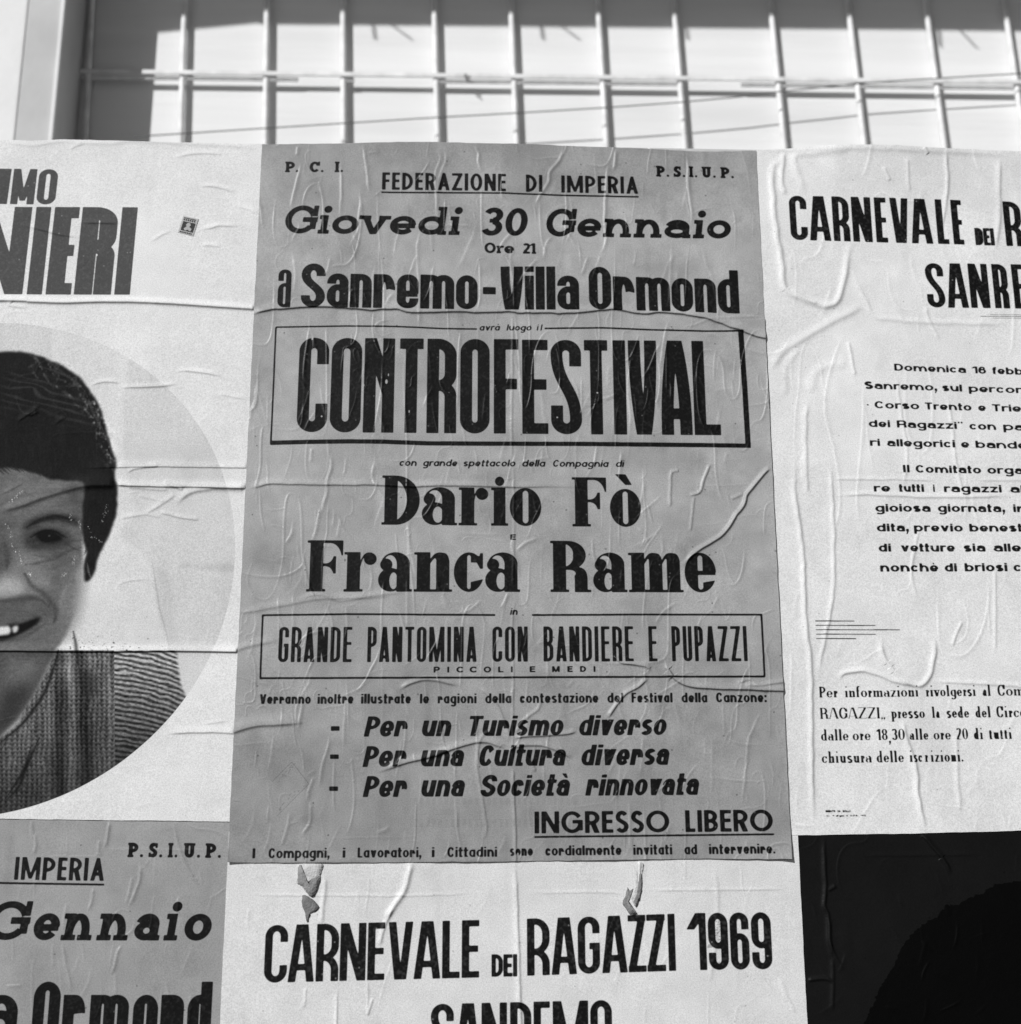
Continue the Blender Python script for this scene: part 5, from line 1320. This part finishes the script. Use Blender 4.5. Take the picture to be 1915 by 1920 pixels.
# an older notice shows through faintly beneath the last lines
a_main *= 1 - .07 * ((gx > 770) & (gx < 1080) & (((gy > 1497) & (gy < 1510)) | ((gy > 1536) & (gy < 1552)))) * (np.sin(gx * .55) > -.2)
a_main = a_main * np.interp(gy, [280, 420, 900, 1350, 1620], [.86, .97, 1.0, .86, .76]).astype(np.float32)      # paper and ink darker towards head and foot
boxes = [('title_panel', lambda x, y: (x > 507 + (835 - y) * .05) & (x < 1394 + (y - 622) * .063) & (y > 613) & (y < 843)),
         ('act_title_panel', lambda x, y: (x > 487 + (1270 - y) * .04) & (x < 1430 + (y - 1155) * .045) & (y > 1152) & (y < 1274.5))]
def curl_main(px, py):
    t = np.clip((300 - py) / 30, 0, 1) ** 2
    return t * (.8 + .7 * np.sin(px / 37.0) + .5 * np.sin(px / 61.0 + 1)) + np.clip((px - (1418 + (py - 285) * .05 - 26)) / 26, 0, 1) ** 2 * 1.4 * (py > 600) + 2.6 * np.clip(1 - np.hypot(px - 1484, py - 1612) / 55, 0, 1) ** 1.5 + 2.2 * np.clip(1 - np.hypot(px - 428, py - 1618) / 45, 0, 1) ** 1.5 + 1.2 * np.clip(1 - np.abs(py - 1615) / 16, 0, 1) * (.5 + .5 * np.sin(px / 43.0))
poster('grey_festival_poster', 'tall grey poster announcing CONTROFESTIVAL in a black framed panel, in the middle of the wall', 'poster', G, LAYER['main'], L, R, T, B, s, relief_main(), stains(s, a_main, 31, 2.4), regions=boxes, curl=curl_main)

# singer poster ------------------------------------------------------------
rt = P2([(502, 272), (446, 1541)]); W = .72
L = [(rt[0][0] - W, rt[0][1]), (rt[0][0] - W, rt[1][1])]; R = [(rt[0][0], rt[0][1]), (rt[1][0], rt[1][1])]
R = [(rt[0][0] + .0, rt[0][1]), (rt[0][0] + .0, rt[1][1])]
T = [(L[0][0] - .1, P2([(12, 265)])[0][1])] + P2([(12, 265), (60, 267), (110, 264), (200, 266), (300, 269), (420, 271), (500, 272)]) + [(R[0][0] + .1, rt[0][1])]
B = [(L[1][0] - .1, P2([(12, 1536)])[0][1])] + P2([(12, 1536), (200, 1538.5), (430, 1541)]) + [(R[1][0] + .1, rt[1][1])]
s = mk_sheet(L, R, T, B); print_singer(s)
gx, gy = s.grid_px()
cp = np.array(P2([(12.5, 610), (125, 627), (184, 640), (260.6, 685), (348, 763), (413.5, 875.6), (440, 991), (436, 1095), (406, 1200), (346, 1313), (215.5, 1438), (105, 1498.5), (15, 1525.6)]))
A_ = np.c_[2 * cp, np.ones(len(cp))]; sol = np.linalg.lstsq(A_, (cp ** 2).sum(1), rcond=None)[0]; CC = sol[:2]; CR = math.sqrt(sol[2] + (CC ** 2).sum())
c = portrait()
rel = Relief(c.x0, c.y0, c.x0 + c.w, c.y0 + c.h, 1)
pv = rel.sample(np.clip(c.a, 8, 228), gx, gy)
xx = s.x0 + (np.arange(s.nx) + .5) * s.res; zz = s.z0 + (np.arange(s.nz) + .5) * s.res
dd = np.hypot(xx[None] - CC[0], zz[:, None] - CC[1])
m = np.clip((CR - dd) / s.res + .5, 0, 1)
a_s = inkify(s, WHITE, 78)
a_s = a_s * (1 - m) + alb(pv) * m
poster('singer_poster', 'white poster with grey capitals over a round portrait of a dark haired man', 'poster', G, LAYER['singer'], L, R, T, B, s, clip_under(relief_singer(), inside_main), stains(s, a_s, 32, .6), gloss=(.55, .05),
       regions=[('printed_portrait', lambda x, y: np.hypot(plane(x, y)[0] - CC[0], plane(x, y)[1] - CC[1]) < CR)])

# right carnival poster ------------------------------------------------------
lt = P2([(1410, 284), (1478, 1568)])
L = [(lt[0][0], lt[0][1]), (lt[1][0], lt[1][1])]; R = [(lt[0][0] + .72, lt[0][1]), (lt[1][0] + .72, lt[1][1])]
T = P2([(1405, 285), (1440, 283), (1530, 278.5), (1600, 278.5), (1680, 281), (1750, 284), (1900, 289), (2100, 300), (2500, 320)])
B = P2([(1450, 1568), (1497, 1567), (1560, 1565.5), (1700, 1564), (1900, 1558.5), (2100, 1550), (2600, 1530)])
s = mk_sheet(L, R, T, B); print_right_carnival(s)
a_r = inkify(s, WHITE, INKV)
def curl_right(px, py):          # upper part shaped to lean out so that it shades darker
    t = np.clip((430 - py) / 150, 0, 1); return 7.0 * t * t * np.clip((px - 1475) / 90, 0, 1) * (1 + .25 * np.sin(px / 63.0))
poster('right_carnival_poster', 'white carnival poster on the right edge with extended black text and five printed rules', 'poster', G, LAYER['right'], L, R, T, B, s, clip_under(relief_right(), inside_main), stains(s, a_r, 33, .9), curl=curl_right)

# bottom carnival poster -------------------------------------------------------
lt = P2([(428, 1600), (414, 1905)]); rt = P2([(1495, 1560), (1512.5, 1905)])
def ext(a, b, z): t = (z - a[1]) / (b[1] - a[1]); return (a[0] + (b[0] - a[0]) * t, z)
zt, zb = lt[0][1], lt[0][1] - .50
zt2 = rt[0][1]
L = [ext(*lt, zt2), ext(*lt, zb)]; R = [ext(*rt, zt2), ext(*rt, zb)]
T = [(-1, zt2), (1, zt2)]; B = [(-1, zb), (1, zb)]
s = mk_sheet(L, R, T, B); print_bottom_carnival(s)
tmp = s.ink.copy(); s.ink[:] = 0
for k in range(30):
    x, y = 1344 + rng.uniform(-4, 5), 1722 + rng.uniform(0, 42); s.rule([(x, y), (x + rng.uniform(1, 4), y - rng.uniform(0, 3))], 1.0)
for k in range(8): s.rule([(1326 + k * 1.6, 1778 - k * .2), (1328 + k * 1.6, 1768 + rng.uniform(0, 4))], 1.0)
f2_ = s.ink * .5; s.ink[:] = tmp
a_b = inkify(s, 218, INKV); a_b = a_b * (1 - f2_) + alb(40) * f2_
gx, gy = s.grid_px()
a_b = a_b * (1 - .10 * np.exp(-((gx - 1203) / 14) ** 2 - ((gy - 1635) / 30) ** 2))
poster('lower_carnival_poster', 'white poster reading CARNEVALE DEI RAGAZZI 1969 directly below the tall grey poster', 'poster', G, LAYER['bottom'], L, R, T, B, s, clip_under(relief_bottom(), inside_main, lambda X, Y: (X > 1440) & (Y < 1562)), stains(s, a_b, 34, .9))

# lower left grey poster -----------------------------------------------------------
rt = P2([(446, 1528), (432, 1905)])
zt, zb = rt[0][1], rt[0][1] - .52
R = [ext(*rt, zt), ext(*rt, zb)]; L = [(R[0][0] - .72, zt), (R[0][0] - .72, zb)]
T = [(-2, zt), (1, zt)]; B = [(-2, zb), (1, zb)]
s = mk_sheet(L, R, T, B); print_left_grey(s)
a_l = inkify(s, 154, 14)
poster('lower_grey_poster', 'partly hidden grey poster in the lower left corner reading IMPERIA and Gennaio', 'poster', G, LAYER['left_grey'], L, R, T, B, s, clip_under(relief_left_grey(), lambda X, Y: (X < 434) & (Y < 1536), lambda X, Y: X > 434 - (Y - 1540) * .05), stains(s, a_l, 35, 1.5))

# dark poster ------------------------------------------------------------------------
lt = P2([(1492, 1556), (1510, 1905)])
zt, zb = lt[0][1], lt[0][1] - .52
L = [ext(*lt, zt), ext(*lt, zb)]; R = [(L[0][0] + .72, zt), (L[0][0] + .72, zb)]
T = [(-1, zt), (3, zt)]; B = [(-1, zb), (3, zb)]
s = mk_sheet(L, R, T, B)
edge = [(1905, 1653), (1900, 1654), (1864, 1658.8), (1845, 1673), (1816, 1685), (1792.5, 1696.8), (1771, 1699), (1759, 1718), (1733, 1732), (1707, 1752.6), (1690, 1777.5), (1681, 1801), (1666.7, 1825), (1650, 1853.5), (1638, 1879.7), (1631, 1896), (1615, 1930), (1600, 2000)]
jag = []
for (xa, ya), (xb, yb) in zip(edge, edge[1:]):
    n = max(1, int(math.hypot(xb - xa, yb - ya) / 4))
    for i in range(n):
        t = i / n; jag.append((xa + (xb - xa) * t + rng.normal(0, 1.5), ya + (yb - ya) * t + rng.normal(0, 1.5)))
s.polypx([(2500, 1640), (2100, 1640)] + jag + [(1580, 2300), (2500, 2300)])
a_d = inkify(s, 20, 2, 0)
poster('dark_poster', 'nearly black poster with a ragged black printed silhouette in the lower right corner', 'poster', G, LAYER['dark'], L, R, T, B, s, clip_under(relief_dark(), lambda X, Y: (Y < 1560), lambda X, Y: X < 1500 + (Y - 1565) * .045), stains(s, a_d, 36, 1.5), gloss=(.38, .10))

# revenue stamp stuck on the singer poster ---------------------------------------------
def stamp():
    q = P2([(344.6, 407.4), (373.4, 413.4), (363.4, 445.5), (334.6, 438.5)])
    q = [Vector((x, 0, z)) for x, z in q]
    n = 14; rng2 = np.random.default_rng(4)
    base = -(LAYER['singer'] + float(BASE.sample(BASE.a, np.array([354.0]), np.array([426.0]))[0]) * .001 + .0004)
    V = []; Fc = []
    def pt(u, v, y=base): 
        p = (q[0] * (1 - u) + q[1] * u) * (1 - v) + (q[3] * (1 - u) + q[2] * u) * v; return (p.x, y, p.z)
    # perforated outline
    out = []
    K = 9
    for side in range(4):
        for i in range(K):
            for j, dpt in ((0, 0), (.35, 0), (.5, .035), (.65, 0)):
                t = (i + j) / K
                u, v = ((t, dpt), (1 - dpt, t), (1 - t, 1 - dpt), (dpt, 1 - t))[side]
                out.append((u, v))
    m = len(out)
    root = empty('revenue_stamp', tuple(sum((p for p in q), Vector()) / 4 + Vector((0, base, 0))))
    tag(root, 'small tilted revenue stamp stuck beside the grey capitals of the singer poster', 'stamp')
    lo = Vector(root.location)
    V = [Vector(pt(.5, .5, base - .0006)) - lo] + [Vector(pt(u, v, base - .0003)) - lo for u, v in out] + [Vector(pt(u, v, base + .001)) - lo for u, v in out]
    Fc = [(0, 1 + (i + 1) % m, 1 + i) for i in range(m)] + [(1 + i, 1 + (i + 1) % m, 1 + m + (i + 1) % m, 1 + m + i) for i in range(m)]
    mesh_obj('stamp_paper', V, Fc, plain('stamp_paper', float(alb(185)), .1, 500, .8), root)
    dk = plain('stamp_ink', float(alb(58)), .25, 900, .8); lt_ = plain('stamp_light', float(alb(175)), .25, 900, .8)
    def patch(name, uv, mat, d): 
        V = [Vector(pt(u, v, base - d)) - lo for u, v in uv]; return mesh_obj(name, V, [tuple(range(len(V)))[::-1]], mat, root)
    patch('printed_field', [(.12, .30), (.9, .30), (.9, .82), (.12, .82)], dk, .0009)
    patch('printed_figure', [(.42, .36), (.58, .34), (.66, .46), (.60, .56), (.78, .66), (.74, .80), (.55, .74), (.40, .82), (.28, .72), (.42, .58), (.36, .46)], lt_, .0011)
    V = []; Fc = []
    for row, v0, v1, cnt in ((0, .07, .13, 9), (1, .16, .24, 6), (2, .88, .95, 7)):
        for i in range(cnt):
            u0 = .1 + .8 * i / cnt; u1 = u0 + .8 / cnt * .6; b = len(V)
            V += [Vector(pt(u0, v0, base - .0009)) - lo, Vector(pt(u1, v0, base - .0009)) - lo, Vector(pt(u1, v1, base - .0009)) - lo, Vector(pt(u0, v1, base - .0009)) - lo]; Fc.append((b + 3, b + 2, b + 1, b))
    mesh_obj('printed_lettering', V, Fc, dk, root)
stamp()

# torn scraps of an earlier poster on the lower carnival poster ---------------------------
def scrap(name, label, polys, lift, tone, lay=None):
    root = empty(name); tag(root, label, 'paper scrap')
    for k, (pn, poly, v, d) in enumerate(polys):
        pp = smooth(np.array(poly + poly[:1], float), 5)[:-1]
        pp = pp + np.random.default_rng(k).normal(0, .6, pp.shape)
        x, z = plane(pp[:, 0], pp[:, 1]); c0 = (x.mean(), z.mean())
        lay = LAYER['bottom'] + float(BASE.sample(BASE.a, np.array([pp[:, 0].mean()]), np.array([pp[:, 1].mean()]))[0]) * .001 - .0012
        if k == 0: root.location = (c0[0], -lay - .002, c0[1])
        lo = np.array(root.location); n = len(x)
        ys = -lay - .0015 - d - lift * (.5 + .5 * np.sin(np.arange(n) * 2 * math.pi / n * 2 + k))
        V = [(c0[0] - lo[0], -lay - .0018 - d - lo[1], c0[1] - lo[2])]
        V += [((a * .5 + c0[0] * .5) - lo[0], -lay - .0018 - d - lift * .5 - lo[1], (b * .5 + c0[1] * .5) - lo[2]) for a, b in zip(x, z)]
        V += [(a - lo[0], y - lo[1], b - lo[2]) for a, y, b in zip(x, ys, z)]
        V += [(a - lo[0], -lay - lo[1], b - lo[2]) for a, b in zip(x, z)]
        Fc = [(0, 1 + i, 1 + (i + 1) % n) for i in range(n)]
        for r_ in range(2): Fc += [(1 + r_ * n + i, 1 + (r_ + 1) * n + i, 1 + (r_ + 1) * n + (i + 1) % n, 1 + r_ * n + (i + 1) % n) for i in range(n)]
        mesh_obj(pn, V, Fc, plain(pn + '_mat', float(alb(v)), .22, 130, .85, .6, 400), root, True)
scrap('torn_paper_scrap', 'torn grey paper strip hanging below the left of the grey poster, above CARNEVALE',
      [('curled_strip', [(560, 1621), (578, 1619), (606, 1620), (603, 1640), (594, 1662), (588, 1680), (579, 1679), (570, 1668), (563, 1660), (557, 1656), (558, 1640)], 196, 0),
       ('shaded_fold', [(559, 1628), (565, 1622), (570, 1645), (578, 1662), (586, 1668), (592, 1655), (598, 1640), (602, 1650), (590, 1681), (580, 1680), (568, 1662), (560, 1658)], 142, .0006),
       ('grey_flake', [(567, 1680), (578, 1681), (590, 1690), (600, 1703), (592, 1710), (583, 1713), (579, 1729), (575, 1727), (573, 1712), (568, 1700)], 118, .0002)], .0005, 120)
scrap('torn_paper_scrap', 'thin kinked grey paper shred above the two Z letters of the lower carnival poster',
      [('curled_strip', [(1194, 1620), (1206, 1619), (1205, 1645), (1204, 1672), (1199, 1690), (1193, 1702), (1186, 1692), (1184, 1680), (1189, 1670), (1192, 1650)], 188, 0),
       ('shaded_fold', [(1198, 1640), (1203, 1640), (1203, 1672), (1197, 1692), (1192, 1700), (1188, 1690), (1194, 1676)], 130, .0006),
       ('grey_flake', [(1176, 1664), (1180, 1670), (1187, 1667), (1182, 1680), (1176, 1692), (1183, 1706), (1194, 1715), (1182, 1717), (1173, 1703), (1167, 1694), (1173, 1679)], 128, .0001)], .0005, 120)

# ------------------------------------------------------------------ the hoarding, ground and what stands behind
hz = plane(957, 268)[1]
M_board = plain('pale_board', .5, .12, 30, .8, .3, 120)
hr = empty('hoarding', (0, .02, 0)); tag(hr, 'board hoarding that carries the pasted posters, top edge just showing', 'hoarding')
hx0, hx1 = -2.6, 3.0
nb = 8
topz = [plane(12, 265)[1], hz, plane(1900, 287)[1]]
xt = [plane(12, 265)[0], plane(957, 268)[0], plane(1900, 287)[0]]
for i in range(nb):
    a, b = hx0 + (hx1 - hx0) * i / nb, hx0 + (hx1 - hx0) * (i + 1) / nb
    za, zb_ = np.interp(a, xt, topz), np.interp(b, xt, topz)
    z_ = (min(za, zb_) if True else 0) - .004
    o = box('board', a + .0015, -.0, -.02, b - .0015, .022, z_, M_board, None, .001); o.parent = hr; o.location = (0, -.02, 0)
    for v in o.data.vertices:
        if v.co.z > z_ - .003:
            v.co.z += float(np.interp(v.co.x, [a, b], [za, zb_]) - .003 - z_)
M_post = plain('raw_timber', .30, .25, 12, .85, .4, 80, stretch=(1, 1, .15))
for x in (-2.3, -1.1, .1, 1.3, 2.5):
    o = box('post', x - .03, .026, 0, x + .03, .086, 2.35, M_post, None, .003); o.parent = hr; o.location = (0, -.02, 0)

M_ground = plain('paving', .07, .25, 4, .9, .5, 60)
g = mesh_obj('pavement', [(-60, -60, 0), (60, -60, 0), (60, 60, 0), (-60, 60, 0)], [(0, 1, 2, 3)], M_ground); tag(g, kind='structure')

YG = 1.00                                # the grille
YW = YG + .017                           # the white wall just behind it
M_wall = plain('white_wall', .77, .09, 4, .85, .35, 30, stretch=(.25, 1, 3))
w = box('building_wall', -6, YW, -.1, 7, YW + .3, 6.5, M_wall); tag(w, 'white sunlit wall behind the metal grille above the posters', 'wall')
def at(px, py, y): 
    x, z = plane(px, py, y); return float(x), float(z)
M_bar = plain('white_enamel', .74, .16, 30, .45, .1, 200, .4)
gr = empty('metal_grille', (0, YG, 0)); tag(gr, 'white painted metal grille of upright bars and paired rails', 'grille')
bars = [165, 342, 499, 644, 818, 964, 1130, 1275, 1459, 1607, 1755, 1905, 2060, 2210, 2360]
prev = None
zlo, zhi = at(957, 300, YG)[1] - .9, at(957, 0, YG)[1] + .75
bx = []
for p in [-140, 15] + bars:
    X_, Z_ = at(p, 150, YG); bx.append(X_)
    zm = at(p, 150, YG)[1]
    o = tube('bar', [(X_ + .034 * (zm - zlo), 0, zlo), (X_ - .034 * (zhi - zm), 0, zhi)], .0066, M_bar, gr, 12)
xl, xr_ = bx[0] - .1, bx[-1] + .1
def railz(pya, pyb, y):
    a = at(350, pya, y); b = at(1700, pyb, y)
    return lambda x: a[1] + (b[1] - a[1]) * (x - a[0]) / (b[0] - a[0])
def slope_box(name, x0, x1, y0, y1, zf, hh):
    v, f = box_data(x0, y0, -hh, x1, y1, hh, .001)
    v = [(p[0], p[1], p[2] + zf(p[0])) for p in v]
    return mesh_obj(name, v, f, M_bar, gr)
rA = railz(135.5, 151, YG - .009); rB = railz(147, 163, YG)
slope_box('rail', xl, xr_, -.0105, -.0064, rA, .0050)
for i, (a, b) in enumerate(zip(bx, bx[1:])):
    a2, b2 = a + .0064, b - .0064
    if i == 5: b2 = a + (b - a) * .12
    if i == 4: b2 = a + (b - a) * .42
    if i == 9: a2 = a + (b - a) * .62
    slope_box('lower_rail_piece', a2, b2, -.003, .003, rB, .0034)
rC = lambda x: rA(x) + .62
slope_box('rail', xl, xr_, -.0105, -.0064, rC, .0050)
rD = lambda x: rA(x) - .52
slope_box('rail', xl, xr_, -.0105, -.0064, rD, .0050)
# wire twisted round the rail
X_, Z_ = at(877, 141, YG - .02)
tw = tube('wire_tie', [(X_ - .007 + .014 * t + .003 * math.sin(t * 19), YG - .014 + .004 * math.cos(t * 17), Z_ + .006 * math.sin(t * 11) - .004 * t) for t in np.linspace(0, 1, 26)], .0010, plain('rusty_wire', .16, .2, 90), None, 6)
tag(tw, 'short twisted wire tied round the rail of the grille', 'wire')
# the long cable
cb_pts = [(250, 256), (345, 250), (500, 240), (644, 231), (818, 220), (963, 212), (1130, 202), (1270, 192), (1380, 182), (1460, 172), (1520, 166), (1600, 157), (1700, 150), (1905, 138), (2300, 118)]
M_cable = plain('cable_grey', .13, .15, 60)
cable = tube('cable', [(at(px, py, YG - .035 + (.0 if px < 1400 else .0))[0], YG - .035, at(px, py, YG - .035)[1]) for px, py in cb_pts], .0014, M_cable, None, 8); tag(cable, 'thin dark cable sagging across the grille from lower left to upper right', 'cable')

# pillar at the left
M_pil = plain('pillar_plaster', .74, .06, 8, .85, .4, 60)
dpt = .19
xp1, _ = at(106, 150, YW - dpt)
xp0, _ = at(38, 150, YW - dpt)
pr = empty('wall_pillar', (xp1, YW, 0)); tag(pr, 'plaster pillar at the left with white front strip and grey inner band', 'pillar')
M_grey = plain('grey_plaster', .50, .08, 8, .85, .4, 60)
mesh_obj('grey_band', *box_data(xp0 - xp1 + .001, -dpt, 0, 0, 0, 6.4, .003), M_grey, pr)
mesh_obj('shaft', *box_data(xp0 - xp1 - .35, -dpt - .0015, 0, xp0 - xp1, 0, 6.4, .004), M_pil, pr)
mesh_obj('corner_strip', *box_data(-.004, -dpt - .004, 0, .003, -dpt + .008, 6.4, .001), M_pil, pr)

# canopy over the grille: it throws the dark band along the top and the small bracket shadows
def sun_to(px, py, yy):
    """the point at depth yy that shades the wall where the photograph shows (px, py)"""
    x, z = at(px, py, YW); k = (YW - yy) / -sun_dir.y
    return x + sun_dir.x * k, z + sun_dir.z * k
YC = YW - .80
ca = empty('canopy', (0, YW, 4.3)); tag(ca, 'shallow flat canopy fixed to the wall above the grille', 'canopy')
M_can = plain('canopy_paint', .08, .15, 12, .8)
x0c, z0c = sun_to(505, 46, YC); x1c, z1c = sun_to(1890, 58, YC)
sl_ = (z1c - z0c) / (x1c - x0c)
def zc(x): return z0c + sl_ * (x - x0c)
Xa, Xb = x0c - .02, x1c + 1.2
th_ = .035
V = []
for x in (Xa, Xb):
    for y in (YC, YW):
        for dz in (0, th_): V.append((x, y - YW, zc(x) + dz - 4.3))
mesh_obj('deck', V, [(0, 2, 3, 1), (4, 5, 7, 6), (0, 1, 5, 4), (2, 6, 7, 3), (0, 4, 6, 2), (1, 3, 7, 5)], M_can, ca)
mesh_obj('front_lip', *box_data(Xa, YC - .012 - YW, zc((Xa + Xb) / 2) - 4.3 + .01, Xb, YC - .002 - YW, zc((Xa + Xb) / 2) - 4.3 + .06), M_can, ca)
# its left end is open slats, lower towards the pillar
for k in range(5):
    ax, az = sun_to(300 - 6 * k, 66 - 10 * k, YC); bx_, bz = sun_to(500, 42 - 12 * k, YC)
    ax -= .05
    V = [(ax, YC - YW, az - 4.3), (bx_, YC - YW, bz - 4.3), (bx_, YC - YW + .006, bz - 4.3), (ax, YC - YW + .006, az - 4.3)]
    V += [(a, b, c_ + .011 + .004 * k) for a, b, c_ in V]
    mesh_obj('slat', V, [(0, 3, 2, 1), (4, 5, 6, 7), (0, 1, 5, 4), (1, 2, 6, 5), (2, 3, 7, 6), (3, 0, 4, 7)], M_can, ca)
for p in (702, 1017, 1288, 1762):
    a = sun_to(p, 40, YC); b = sun_to(p + 5, 76 + (p > 1700) * 14, YC)
    tube('hook', [(a[0], YC - YW + .004, a[1] - 4.3), (b[0], YC - YW + .004, b[1] - 4.3)], .0032, M_can, ca, 8)
    if p != 1288:
        a = sun_to(p + 28, 44, YC); b = sun_to(p + 74, 77 + (p > 1700) * 16, YC)
        tube('stay', [(a[0], YC - YW + .004, a[1] - 4.3), (b[0], YC - YW + .004, b[1] - 4.3)], .0022, M_can, ca, 8)
